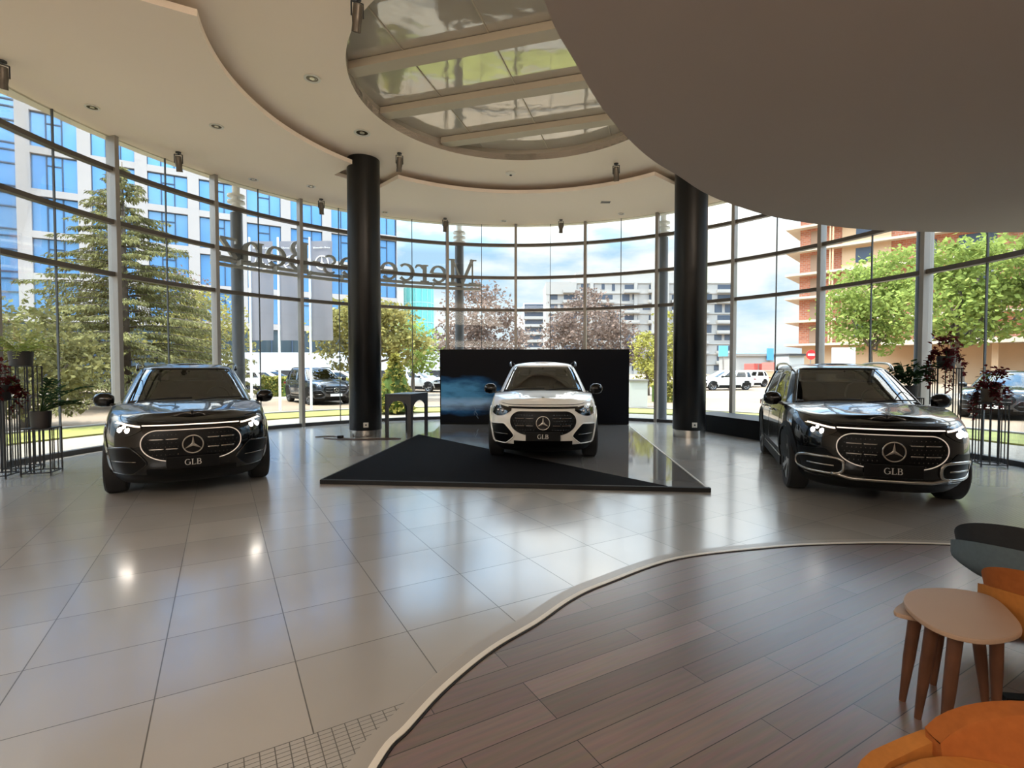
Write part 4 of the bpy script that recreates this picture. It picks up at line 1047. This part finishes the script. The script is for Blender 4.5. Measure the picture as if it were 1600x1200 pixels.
def broad_tree(x, y, h, blobs, leaf, n, size, label, seed, group=None, trunk=.14, lean=0, cat='tree', name='tree'):
    """blobs: (dx, dz, rx, rz) clusters of foliage relative to the foot"""
    rnd = random.Random(seed); t = thing(name, (x,y,GZ), label, cat, 0, group)
    b = MB(); top = blobs[0]
    b.tube(spline([(0,0,0),(lean*.2,0,top[1]*.3),(lean*.6,.1,top[1]*.6),(top[0],0,top[1])], 3), [trunk*(1-.07*i) for i in range(10)], 8)
    for bx, bz, rx, rz in blobs[1:]:
        b.tube([(lean*.4,0,top[1]*.45),(bx*.6,rnd.uniform(-.3,.3),bz*.75),(bx,rnd.uniform(-.4,.4),bz)], [trunk*.55,trunk*.4,trunk*.15], 6)
    b.build('trunk', M_['bark'], t, smooth=True)
    b = MB(); vol = sum(r[2]**2*r[3] for r in blobs)
    for bx, bz, rx, rz in blobs:
        m = int(n*rx**2*rz/vol)
        clumps = []
        for _ in range(max(6, m//30)):
            while True:
                u = Vector((rnd.uniform(-1,1), rnd.uniform(-1,1), rnd.uniform(-1,1)))
                if .25 < u.length < 1: break
            u = u.normalized()*u.length**.5; clumps.append(Vector((bx+u.x*rx, u.y*rx, bz+u.z*rz)))
        for i in range(m):
            c = clumps[i % len(clumps)]; s = min(rx,rz)*.2
            quad(b, c+Vector((rnd.gauss(0,s*1.25), rnd.gauss(0,s*1.25), rnd.gauss(0,s*.75))), size*rnd.uniform(.6,1.2), rnd)
    b.build('foliage', L_[leaf], t, fix=False); return t
def spruce(x, y, h, rmax, label, seed):
    rnd = random.Random(seed); t = thing('spruce_tree', (x,y,GZ), label, 'tree')
    b = MB(); b.tube([(0,0,0),(0,0,h*.5),(0,0,h)], [.2,.12,.02], 10); b.build('trunk', M_['bark'], t, smooth=True)
    b = MB(); br = MB(); z = .5
    while z < h*.985:
        k = 1-z/h; rr = rmax*k**.8; nb = max(4, int(5+13*k))
        for i in range(nb):
            a = rnd.uniform(0,2*pi); L = rr*rnd.uniform(.65,1.12); pts = []
            for q in range(8):
                s = q/7; pts.append(Vector((cos(a)*L*s, sin(a)*L*s, z+L*(.20*s-.42*s*s+.16*s**3))))
            br.tube(pts, [.025*(1-q/9) for q in range(8)], 4, caps=False)
            m = int(14+L*48)
            for _ in range(m):
                s = rnd.uniform(.12,1)**.8; q = min(6, int(s*7)); p = pts[q].lerp(pts[q+1], s*7-q); side = rnd.gauss(0, .16*L*(1-s*.5)*.5)
                p = p+Vector((-sin(a)*side, cos(a)*side, rnd.uniform(-.06,.02))); d = Vector((cos(a)*.4+rnd.gauss(0,.35), sin(a)*.4+rnd.gauss(0,.35), rnd.uniform(-1.1,-.1))).normalized()
                xx = d.orthogonal().normalized(); xx.rotate(Matrix.Rotation(rnd.uniform(0,6.28),3,d)); l = rnd.uniform(.11,.23); w = l*.3
                b.add([p, p+d*l*.4+xx*w*.5, p+d*l, p+d*l*.4-xx*w*.5], [(0,1,2,3)])
        z += .19+.22*k*rnd.uniform(.7,1.2)
    br.build('branches', M_['bark'], t, fix=False); b.build('needles', L_['spruce'], t, fix=False)
def at(px, Y, z=0): return (px-800)/787*Y
spruce(at(198,21), 21, 10.1, 5.4, 'tall spruce tree outside behind the left black SUV', 4)
broad_tree(at(38,13.6),13.6,4.0,[(0,2.2,1.3,1.1),(-1.2,2.7,1.1,.9),(1.2,1.7,1.0,.8),(.3,1.0,1.4,.7)],'spruce',5200,.16,'bushy conifer outside behind the left plant stands',21,name='bush',cat='bush')
broad_tree(at(316,28),28,5,[(0,4.4,1.9,1.6),(.9,2.9,1.6,1.4),(-1.4,3.2,1.4,1.3),(.3,1.6,1.7,1)],'olive',4200,.24,'olive green tree outside between the spruce and the grey flags',22)
broad_tree(at(297,34),34,6,[(0,6.4,1.5,1.6),(.7,5,1.5,1.2)],'red',1500,.22,'dusky red tree behind the spruce and the olive tree',23)
broad_tree(at(565,25),25,6,[(0,3.9,1.7,1.2),(-1.2,3.3,1.2,1.1),(1.4,3.5,1.4,1.2),(2.2,2.7,1.0,.9),(-.8,2.2,.9,.7)],'olive',5200,.26,'broad yellow green tree behind the left black column',24)
broad_tree(at(645,30),30,5,[(0,3.0,1.3,1.3),(.7,2.0,1.0,.8)],'green',1800,.24,'light green tree between the left column and the display wall',25)
broad_tree(at(745,34),34,8,[(0,5.4,2.2,1.7),(-1.6,3.8,1.7,1.5),(1.5,3.6,1.8,1.6),(0,2.6,2.2,1.2)],'red',6200,.27,'dusky red tree outside behind the left half of the display wall',26)
broad_tree(at(918,36),36,8,[(0,4.6,2.5,1.7),(-1.7,3.4,1.7,1.5),(1.9,3.3,2.0,1.5),(-.2,6.6,1.0,1.1)],'red',6200,.28,'dusky red tree outside in front of the white apartment block',27)
broad_tree(at(1012,30),30,5,[(0,2.6,.85,1.2),(.2,1.5,.9,.8)],'yellow',1700,.22,'small yellow green tree beside the grey steel column on the right',28)
broad_tree(at(1043,27),27,5,[(0,3.4,.75,1.3),(.1,2.0,.95,1.1),(0,1.1,.9,.7)],'yellow',2400,.22,'taller yellow green tree just left of the right black column',29)
broad_tree(at(1360,31),31,8,[(0,6.3,2.1,1.8),(1.6,7.4,1.7,1.6),(-1.2,4.7,1.6,1.5),(1.5,5,2.1,1.6),(.5,3.6,1.5,1)],'green',7400,.3,'leafy green tree behind the roof of the right black SUV',30)
broad_tree(at(1505,22),22,8,[(.6,5.6,1.8,1.5),(-.9,4.3,1.5,1.3),(2.2,6.0,1.7,1.4),(2.3,4.2,1.5,1.3),(.3,3.5,1.3,.9),(-.6,6.3,1.1,.9)],'green',7600,.27,'largest leafy green tree at the right edge outside',31,lean=-.8)
def topiary(x, y, h, r, label, seed, leaf='yellow'):
    rnd = random.Random(seed); t = thing('topiary', (x,y,GZ+.051), label, 'shrub'); b = MB()
    b.lathe([(0,.02),(r*.75,.05),(r*.86,h*.25),(r*.7,h*.5),(r*.4,h*.75),(0,h*.95)], 20); b.build('core', L_['deep'], t)
    b = MB()
    for _ in range(1500):
        zz = rnd.uniform(.03,1)*h; rr = r*(1-(zz/h)**1.5)*rnd.uniform(.75,1.02)+.03; a = rnd.uniform(0,2*pi); quad(b, (cos(a)*rr, sin(a)*rr, zz), .16*rnd.uniform(.6,1.2), rnd, .7)
    b.build('foliage', L_[leaf], t, fix=False)
topiary(at(617,17.6), 17.6, 2.0, .62, 'cone shaped clipped shrub outside behind the arched grey table', 5)
def hedge(x0, x1, y, h, label, seed, d=.7, leaf='yellow'):
    rnd = random.Random(seed); t = thing('hedge', ((x0+x1)/2,y,GZ), label, 'hedge'); w = (x1-x0)/2; b = MB()
    b.box(-w,w,-d/2,d/2,0,h*.9); b.build('core', L_['deep'], t); b = MB()
    for _ in range(int(900+(x1-x0)*180)):
        f = rnd.random(); p = (rnd.uniform(-w,w), -d/2, rnd.uniform(0,h)) if f < .55 else (rnd.uniform(-w,w), rnd.uniform(-d/2,d/2), h*.9)
        quad(b, p, .17*rnd.uniform(.6,1.2), rnd, .7)
    b.build('foliage', L_[leaf], t, fix=False)
hedge(at(412,29),at(447,29),29,1.15,'clipped hedge outside left of the parked dark SUV',6)
hedge(at(513,29),at(552,29),29,1.05,'clipped hedge outside right of the parked dark SUV',7)
hedge(at(1022,24),at(1056,24),24,.95,'clipped bright green hedge just left of the right black column',8)

# ------------------------------------------------------------------ buildings
M_['stone'] = mat('pale stone cladding', (172,163,156), .75, noise=(.4,.03)); M_['bluegl'] = mat('blue mirror glazing', (120,168,214), .06, .55)
M_['frame'] = mat('dark window frame', (52,70,92), .4); M_['darkgl'] = mat('dark glazing', (70,84,92), .08, .3)
def office():
    rz = atan2(23.5,41.5); t = thing('office_building', (-55,36.5,GZ), 'tall pale stone office building with blue windows behind the spruce', 'building', rz); L, H = 47.6, 34
    b = MB(); b.box(0,L,.45,16,0,H)
    rows = [6.3+3.65*k for k in range(8)]; cols = [15.3+4.15*k for k in range(8)]; gh = 3.05
    rows = [z for z in rows if z+gh < H]
    for z in [6.3-.6]+[z+gh for z in rows]: b.box(14.4 if z > 6 else 0, L, 0, .45, z, z+.6)
    b.box(0,L,0,.45,rows[-1]+gh+.6,H)
    for s in [14.4]+[c+3.2 for c in cols]: b.box(s, min(L, s+.95), -.02, .45, 6.3, H-.02)
    b.box(0,14.4,0,.45,H-2,H-.5); b.build('wall', M_['stone'], t)
    for c in cols:
        for z in rows:
            w = min(3.2, L-c-.1); f = MB()
            for xx in (0, w/3, 2*w/3, w): f.box(c+xx-.05, c+xx+.05, .25, .4, z, z+gh)
            for zz in (0, gh): f.box(c, c+w, .25, .4, z+zz-.05, z+zz+.05)
            f.box(c+w/3, c+2*w/3, .25, .4, z+gh*.72-.05, z+gh*.72+.05); fo = f.build('window', M_['frame'], t)
            f = MB(); f.box(c, c+w, .34, .44, z, z+gh); f.build('pane', M_['bluegl'], fo)
    for z in rows:                                     # glazed corner tower
        f = MB()
        for xx in (2,5,8,11,12.4): f.box(xx-.06, xx+.06, .1, .25, z-.6, z+gh)
        for zz in (-.6, .0, 1.9): f.box(0, 14.4, .1, .25, z+zz-.06, z+zz+.06)
        fo = f.build('curtain_wall', M_['frame'], t); f = MB(); f.box(0,14.4,.22,.44,z-.6,z+gh); f.build('pane', M_['bluegl'], fo)
    f = MB()
    for k in range(24): f.box(k*2, k*2+.1, .0, .2, 0, 5.7)
    f.box(0,L,.0,.2,2.8,2.95); fo = f.build('shop_front', M_['frame'], t); f = MB(); f.box(0,L,.2,.44,0,5.7); f.build('pane', M_['darkgl'], fo)
office()
t = thing('glass_tower', (at(655,66),66,GZ), 'round teal glass building at the end of the pale office block', 'building')
b = MB(); b.lathe([(0,0),(1.9,0),(1.9,12),(0,12)], 32); b.build('glazing', mat('teal glazing', (120,205,200), .1, .4), t, smooth=40)
b = MB()
for k in range(1,5): b.lathe([(1.88,k*2.5),(1.93,k*2.5),(1.93,k*2.5+.12),(1.88,k*2.5+.12)], 32, closed=True)
for k in range(16): a = 2*pi*k/16; b.bar((1.92*cos(a),1.92*sin(a),0),(1.92*cos(a),1.92*sin(a),12),.07,.07)
b.build('glazing_bars', mat('pale teal bars', (150,200,196), .4), t)
t = thing('low_wall', (0,42,GZ), 'long low white wall outside behind the parked cars', 'wall')
b = MB(); b.box(at(340,42),at(692,42),0,.4,1.45,2.95); b.build('panel', mat('white panel', (186,188,188), .5), t)
b = MB(); b.box(at(340,42),at(692,42),.05,.4,0,1.45); b.build('plinth', M_['dark_alu'], t)
M_['render'] = mat('white render', (156,152,146), .8, noise=(.2,.03)); M_['aptgl'] = mat('grey blue window glass', (70,78,90), .25, .1)
def apartments():
    Y = 150; x0, x1 = at(853,Y), at(1147,Y); t = thing('apartment_block', ((x0+x1)/2,Y,GZ), 'white apartment block with many balconies beyond the trees', 'building'); w = (x1-x0)/2
    b = MB(); b.box(-w,w,.0,14,0,27.2); b.box(-w+9,w-16,1.5,13,27.2,30.4); b.box(-w+12,-w+24,3,12,30.4,31.6); b.box(-w-.1,-w+9,-.6,.0,23.6,27.2); b.box(3,8,-1.4,0,12,27.6)
    for k in range(10): b.box(-w-.15,w+.15,-.25,.1,k*3+.0-.16,k*3+.16)
    for xx in (-w, -w+13, -w+26, 6, 17, w-1): b.box(xx, xx+1.0, -.5, .1, 0, 27.2)
    b.build('wall', M_['render'], t)
    rnd = random.Random(9); xs = [-w+1.2+k*(2*w-3)/17.4 for k in range(18)]; n = 0; rest = MB()
    bal = [(-w+5,4.5),(-w+15,5),(-w+23,4.5),(2.2,4.5),(9,4.5),(15.5,4.5),(w-5.5,4.5)]
    def has(k, r): return r >= 1 and (k+r) % 3 != 0
    for r in range(9):
        for xx in xs:
            if any(has(k, r) and xx+2.4 > bx and xx < bx+bw+.2 for k, (bx, bw) in enumerate(bal)): continue
            n += 1; ww = rnd.choice([.9,1.5,2.2]); hh = rnd.choice([1.6,2.0,2.4]); f = MB(); z = r*3+.25+(2.45-hh)
            if n > 99: rest.box(xx,xx+ww,-.06,.02,z,z+hh); continue
            f.box(xx,xx+ww,-.06,.02,z,z+hh); f.build('window', M_['aptgl'], t)
    if rest.v: tag(rest.build('window', M_['aptgl'], t), kind='stuff')
    for k, (xx, ww) in enumerate(bal):
        for r in range(1,9):
            if not has(k, r): continue
            f = MB(); z = r*3; f.box(xx,xx+ww,-1.3,-.0,z-.1,z+.1); f.box(xx,xx+ww,-1.3,-1.2,z,z+.95); f.box(xx,xx+.1,-1.2,0,z,z+.95); f.box(xx+ww-.1,xx+ww,-1.2,0,z,z+.95); bl = f.build('balcony', M_['render'], t)
            f = MB(); f.box(xx+.3,xx+ww-.3,-.08,.0,z+.15,z+2.5); f.build('balcony_door', M_['aptgl'], bl)
apartments()
def slab_tower(px0, px1, Y, h, label, m):
    x0, x1 = at(px0,Y), at(px1,Y); t = thing('apartment_tower', ((x0+x1)/2,Y,GZ), label, 'building'); w = (x1-x0)/2
    b = MB(); b.box(-w,w,0,12,0,h); b.build('wall', m, t); k = 0
    while (k+1)*3.2 < h:
        f = MB(); f.box(-w-.1,w*.99,-1.2,.0,k*3.2-.2,k*3.2+.9); f.build('balcony_band', M_['render'], t); f = MB(); f.box(-w+.4,w-.4,-.1,.02,k*3.2+1.0,k*3.2+2.8); f.build('window_band', M_['aptgl'], t); k += 1
slab_tower(818,852,210,29,'farther grey apartment tower with balcony bands, left of the white block',mat('grey render', (186,188,190), .8))
slab_tower(806,820,180,19,'small pale tower left of the grey banded apartment tower',mat('cream render', (206,200,188), .8))
M_['brick'] = mat('orange brickwork', (206,128,92), .9)
def brick_nodes():
    nt = M_['brick'].node_tree; tc = nt.nodes.new('ShaderNodeTexCoord'); mp = nt.nodes.new('ShaderNodeMapping'); mp.inputs['Rotation'].default_value = (radians(90),0,0); br = nt.nodes.new('ShaderNodeTexBrick')
    br.inputs['Scale'].default_value = 1; br.inputs['Brick Width'].default_value = .5; br.inputs['Row Height'].default_value = .24; br.inputs['Mortar Size'].default_value = .02
    br.inputs['Color1'].default_value = (*lin((186,116,84)),1); br.inputs['Color2'].default_value = (*lin((164,96,70)),1); br.inputs['Mortar'].default_value = (*lin((170,146,128)),1)
    nt.links.new(tc.outputs['Object'], mp.inputs[0]); nt.links.new(mp.outputs[0], br.inputs['Vector']); nt.links.new(br.outputs['Color'], nt.nodes['Principled BSDF'].inputs['Base Color'])
brick_nodes()
M_['slabc'] = mat('raw concrete slab', (180,164,144), .85, noise=(.6,.05)); M_['stucco'] = mat('ochre stucco', (194,160,124), .85)
def brick_building():
    rz = atan2(-24,26.1); t = thing('brick_building', (at(1243,64),64,GZ), 'orange brick building under construction behind the green trees on the right', 'building', rz); L = 36; fl = [1.2+3.1*k for k in range(9)]; fl = [4.6+2.95*k for k in range(8)]
    b = MB(); b.box(0,L,1.2,14,4.6,26); b.build('wall', M_['brick'], t)
    b = MB(); b.box(0.3,L,1.6,14,0,4.6); b.build('ground_floor', M_['stucco'], t)
    for z in fl:
        b = MB(); b.box(-1.4,L,0,14,z-.12,z+.16); b.build('floor_slab', M_['slabc'], t)
    b = MB()
    for xx in (3.4, 3.7): b.box(xx,xx+.16,.2,.4,4.6,25.2)
    b.box(4.6,9.4,.9,1.25,4.6,25.2); b.build('stucco_bay', M_['stucco'], t)
    for z in fl[:-1]:
        for xx, ww, hh, z0 in ((1.2,1.3,2.3,.16),(6.0,1.7,1.7,.8),(11.6,1.8,2.2,.2),(15.2,3.0,2.3,.16),(20.5,1.8,1.7,.8),(25.5,3.0,2.3,.16)):
            yy = .85 if 4.6 < xx < 9 else 1.15
            f = MB(); f.box(xx,xx+ww,yy,yy+.1,z+z0,z+z0+hh); f.build('window', M_['aptgl'] if xx > 5 else mat_open, t)
        f = MB()
        for k in range(12): f.box(12+k*.6,12.05+k*.6,.08,.13,z+.16,z+1.1)
        f.box(12,18.65,.06,.15,z+1.08,z+1.16); f.build('railing', M_['alu'], t)
    b = MB(); b.box(9,L+4,-2.2,1.2,4.2,4.75); b.build('canopy', M_['slabc'], t)
    for xx in (12,18,24,30): b = MB(); b.box(xx,xx+.5,-.3,.2,0,4.2); b.build('pillar', M_['stucco'], t)
mat_open = mat('open doorway', (150,120,96), .8)
brick_building()
# distance
t = struct(MB().build('x', M_['render'])); bpy.data.objects.remove(t)
b = MB(); pr = [(-900,10),(-300,20),(0,25),(250,22),(520,36),(700,58),(800,48),(1000,30),(1400,20)]; P = [[(x,1500+k*60,-1 if k != 1 else h) for k in range(3)] for x, h in [(p.x,p.y) for p in spline([(x,y,0) for x,y in pr],6)]]
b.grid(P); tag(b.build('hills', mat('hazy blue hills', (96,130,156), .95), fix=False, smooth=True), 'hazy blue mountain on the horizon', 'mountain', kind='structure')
def simple(name, label, cat, parts, group=None):
    t = thing(name, (0,0,0), label, cat, 0, group)
    for nm, m, boxes in parts:
        b = MB(); [b.box(*q) for q in boxes]; b.build(nm, m, t)
    return t
Y = 70
simple('shipping_container','red container beyond the car park, left of the brick building','container',[('body',mat('red container paint', (178,84,74), .6),[(at(1178,Y),at(1204,Y),Y,Y+3,0,2.3)]),('door_bars',M_['alu'],[(at(1184,Y),at(1185,Y),Y-.1,Y,.1,2.2),(at(1197,Y),at(1198,Y),Y-.1,Y,.1,2.2)])])
simple('shipping_container','second red container nearer the brick building','container',[('body',mat('faded red paint', (186,104,92), .6),[(at(1208,66),at(1238,66),66,69,0,2.4)]),('door_bars',M_['alu'],[(at(1216,66),at(1217,66),65.9,66,.1,2.2)])])
Y = 120
simple('warehouse','long low white warehouse under the hazy mountain','building',[('wall',M_['render'],[(at(1150,Y),at(1242,Y),Y,Y+10,0,4.6)]),('roof_edge',M_['alu'],[(at(1148,Y),at(1243,Y),Y-.5,Y+10,4.6,5.2)]),('sign_panel',mat('blue sign panel', (70,140,200), .5),[(at(1196,Y),at(1206,Y),Y-.7,Y-.4,3.6,6.4)])])
simple('sign_box','blue shop sign box in front of the white apartment block','sign',[('panel',mat('light blue sign', (96,170,220), .5),[(at(1124,110),at(1137,110),110,110.6,4.3,6.6)]),('post',M_['alu'],[(at(1130,110),at(1131.5,110),110.1,110.5,0,4.3)])])
simple('kiosk','grey kiosk box behind the no entry sign','kiosk',[('body',mat('grey kiosk panels', (176,176,172), .6),[(at(1232,40),at(1256,40),40,42,0,2.6)]),('roof',M_['dark_alu'],[(at(1231,40),at(1257,40),39.8,42.2,2.6,2.75)])])
simple('billboard','white billboard panel in front of the brick building','billboard',[('panel',M_['white_paint'],[(at(1301,46),at(1336,46),46,46.2,1.2,3.5)]),('post',M_['alu'],[(at(1306,46),at(1308,46),46.05,46.15,0,1.2),(at(1328,46),at(1330,46),46.05,46.15,0,1.2)])])
simple('fence','low ochre wall beyond the car park','wall',[('wall',M_['stucco'],[(at(1176,52),at(1236,52),52,52.4,0,1.3)]),('coping',M_['slabc'],[(at(1175,52),at(1237,52),51.95,52.45,1.3,1.4)])])
simple('utility_cabinet','pale grey cabinet just outside the glass, right of the display wall','cabinet',[('body',mat('pale grey cabinet', (186,190,184), .5),[(at(984,20.5),at(1012,20.5),20.5,21.3,0,1.05)]),('lid',M_['alu'],[(at(983,20.5),at(1013,20.5),20.45,21.35,1.05,1.12)])])
t = thing('no_entry_sign', (at(1266,30),30,GZ), 'round red no entry sign on a post above the right SUV', 'sign')
b = MB(); b.lathe([(.03,0),(.03,2.6)], 10); b.build('post', M_['alu'], t)
b = MB(); b.lathe([(0,0),(.29,0),(.29,.02),(0,.02)], 32, T(0,-.04,2.42) @ RX(pi/2)); b.build('disc', mat('red sign face', (204,44,44), .4), t)
b = MB(); b.box(-.2,.2,-.075,-.06,2.36,2.48); b.build('white_bar', M_['white_paint'], t)
t = thing('traffic_barrier', (at(1226,44),44,GZ), 'orange barrier beyond the parked white cars', 'barrier')
b = MB(); b.box(-.5,.5,-.1,.1,.3,1.1); b.build('board', mat('orange barrier plastic', (232,110,70), .5), t)
b = MB(); b.box(-.45,-.35,-.2,.2,0,.3); b.box(.35,.45,-.2,.2,0,.3); b.build('foot', M_['rubber'], t)
# flags
M_['flag'] = mat('grey flag cloth', (120,118,124), .8, noise=(1.2,.06)); M_['flagw'] = mat('white flag print', (228,226,224), .7)
def flag(x, y, label, seed):
    t = thing('flag', (x,y,GZ), label, 'flag', 0, 'grey dealer flags outside'); b = MB(); b.lathe([(.045,0),(.035,6.5)], 12); b.build('pole', M_['white_paint'], t, smooth=40)
    fn = lambda u, v: (.05+u, .06*sin(u*5+seed+v*.8)*(u/.8), v); b = MB()
    P = [[fn(i*.08, lerp(2.65,6.36,j/16)) for j in range(17)] for i in range(11)]; Q = [[(p[0],p[1]+.012,p[2]) for p in r] for r in P]; b.solid_grid(P, Q); c = b.build('cloth', M_['flag'], t, smooth=40)
    f2 = lambda u, v, d=0: (fn(.42+u,0)[0], fn(.42+u, 5.55+v)[1]-.02-d*.5, 5.55+v)
    b = MB(); star_emblem(b, f2, .25, .022); b.build('star', M_['flagw'], c)
    b = MB(); sc = .046; word(b, 'Mercedes-Benz', lambda u, v, d: (fn(.08+u*sc,0)[0], fn(.08+u*sc,6.1)[1]-.012-d, 6.08+v*sc), 0, .006); b.build('lettering', M_['flagw'], c)
for i, (x, l) in enumerate(((-9.83,'grey flag with white star emblem, nearest the spruce'),(-8.76,'middle grey flag with white star emblem'),(-7.58,'grey flag with white star emblem, nearest the left black column'))): flag(x, 19, l, i*1.7)
# parked cars
SMALL = ('star_pattern','bar','wiper','door_gap','pillar_seal','belt_trim','bonnet_badge','sill_trim','steering_wheel','rear_view_mirror','headrest','number_plate','intake_bar','bonnet_gap','brake_disc','roof_rail','intake_frame','plate_bracket')
def park(loc, rz, label, paint, group=None, skip=SMALL, scale=(1,1,1), plate=True, rim='alloy'):
    c = copy_tree(car_white, None, skip); c.location = loc; c.rotation_euler = (0,0,rz); c.scale = scale; tag(c, label, 'car', group)
    for o in c.children_recursive:
        for s in o.material_slots:
            if s.material in (M_['paint_white'], M_['alloy_dark']):
                m = paint if s.material == M_['paint_white'] else M_[rim]
                s.link = 'OBJECT'; s.material = m
    if plate:
        b = MB(); y = front_y(0,.5)-.03; b.box(-.26,.26,y,y+.02,.39,.50); tag(b.build('number_plate', M_['plate_white'], c), 'white number plate')
    return c
M_['paint_dark'] = mat('dark blue grey car paint', (34,40,48), .2, .3, coat=1.0); M_['paint_silver'] = mat('silver car paint', (176,178,178), .25, .4, coat=.8); M_['paint_snow'] = mat('bright white car paint', (232,230,224), .3, coat=.8)
park((-9.15,23.7,GZ), radians(40), 'dark SUV with white plate parked outside left of the left column', M_['paint_dark'], skip=('number_plate','wiper'))
park((16.6,16.9,GZ), radians(-52), 'dark car parked outside at the right edge behind the plants', M_['paint_dark'], skip=('number_plate','wiper'), scale=(1,1,.93))
GP = 'cars parked in the distance'
park((at(420,36),36.5,GZ), radians(88), 'white car parked outside behind the hedge, left of the parked dark SUV', M_['paint_snow'], GP, plate=False, scale=(1,1,.9))
park((at(533,36),37,GZ), radians(92), 'white car parked outside just left of the left black column', M_['paint_snow'], GP, plate=False, scale=(1,1,.9))
park((at(655,35),35.5,GZ), radians(60), 'silver car parked outside between the clipped cone shrub and the display wall', M_['paint_silver'], GP, scale=(1,1,.92))
park((at(1128,38),38,GZ), radians(-75), 'white car parked outside just right of the right black column', M_['paint_snow'], GP, scale=(1,1,.9))
park((at(1164,44),44,GZ), radians(-60), 'second white car parked farther off, left of the ochre wall', M_['paint_snow'], GP, scale=(1,1,.9))

# ------------------------------------------------------------------ light
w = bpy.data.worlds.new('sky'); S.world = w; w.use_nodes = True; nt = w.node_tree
bg = nt.nodes['Background']; tc = nt.nodes.new('ShaderNodeTexCoord'); sx = nt.nodes.new('ShaderNodeSeparateXYZ'); nt.links.new(tc.outputs['Generated'], sx.inputs[0])
mp = nt.nodes.new('ShaderNodeMapping'); mp.inputs['Scale'].default_value = (1.6,1.6,4.5); mp.inputs['Location'].default_value = (3.1,.4,.0); nt.links.new(tc.outputs['Generated'], mp.inputs[0])
ns = nt.nodes.new('ShaderNodeTexNoise'); ns.inputs['Scale'].default_value = 2.0; ns.inputs['Detail'].default_value = 7; ns.inputs['Roughness'].default_value = .55; nt.links.new(mp.outputs[0], ns.inputs['Vector'])
cr = nt.nodes.new('ShaderNodeValToRGB'); cr.color_ramp.elements[0].position = .44; cr.color_ramp.elements[1].position = .60; nt.links.new(ns.outputs['Fac'], cr.inputs['Fac'])
bl = nt.nodes.new('ShaderNodeValToRGB'); e = bl.color_ramp.elements; e[0].position = .0; e[0].color = (.80,.90,.98,1); e[1].position = .55; e[1].color = (.30,.56,.92,1); k = e.new(.16); k.color = (.50,.74,.97,1)
nt.links.new(sx.outputs[2], bl.inputs['Fac'])
mx = nt.nodes.new('ShaderNodeMix'); mx.data_type = 'RGBA'; mx.inputs[7].default_value = (1.12,1.10,1.06,1); nt.links.new(cr.outputs[0], mx.inputs[0]); nt.links.new(bl.outputs[0], mx.inputs[6])
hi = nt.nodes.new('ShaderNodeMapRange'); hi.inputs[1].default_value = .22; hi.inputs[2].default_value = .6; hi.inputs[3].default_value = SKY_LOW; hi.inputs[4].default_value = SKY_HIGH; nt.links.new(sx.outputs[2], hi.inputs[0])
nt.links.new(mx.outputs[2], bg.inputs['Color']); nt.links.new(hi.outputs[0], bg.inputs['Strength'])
sun = bpy.data.lights.new('sun', 'SUN'); sun.energy = SUN; sun.color = (1.0,.93,.80); sun.angle = radians(.6)
so = bpy.data.objects.new('sun', sun); COL.objects.link(so); so.rotation_euler = Vector((-.9,-.30,2.1)).to_track_quat('Z','Y').to_euler()
# unseen fill lights added behind the camera
def area(name, loc, rot, sx_, sy_, e, col):
    l = bpy.data.lights.new(name, 'AREA'); l.shape = 'RECTANGLE'; l.size = sx_; l.size_y = sy_; l.energy = e; l.color = col
    o = bpy.data.objects.new(name, l); COL.objects.link(o); o.location = loc; o.rotation_euler = rot; return o
area('hall_fill', (-3.4,-5.0,5.9), (0,0,0), 5, 4, HALL, (1,.95,.88))  # added fill for the foreground and the car fronts
area('ceiling_fill', (3.6,-3.2,4.4), (pi-.5,0,.35), 6, 6, UP, (1,.86,.70))  # added fill aimed upward to brighten the high ceiling
area('mezzanine_fill', (4.2,-3.5,3.36), (0,0,0), 5, 5, MEZZ, (1,.92,.82))  # added fill for the floor below the mezzanine

cam = bpy.data.cameras.new('camera'); cam.sensor_width = 36; cam.lens = 787/1600*36; cam.clip_end = 4000
co = bpy.data.objects.new('camera', cam); COL.objects.link(co); co.location = (0,0,1.55); co.rotation_euler = (pi/2-.03,0,0); S.camera = co
S.view_settings.view_transform = 'Standard'; S.view_settings.look = 'None'; S.view_settings.gamma = 1; S.view_settings.use_curve_mapping = False
S.view_settings.exposure = EXPO
S.cycles.transparent_max_bounces = 24; S.cycles.max_bounces = 10; S.cycles.diffuse_bounces = 5; S.cycles.sample_clamp_indirect = 6
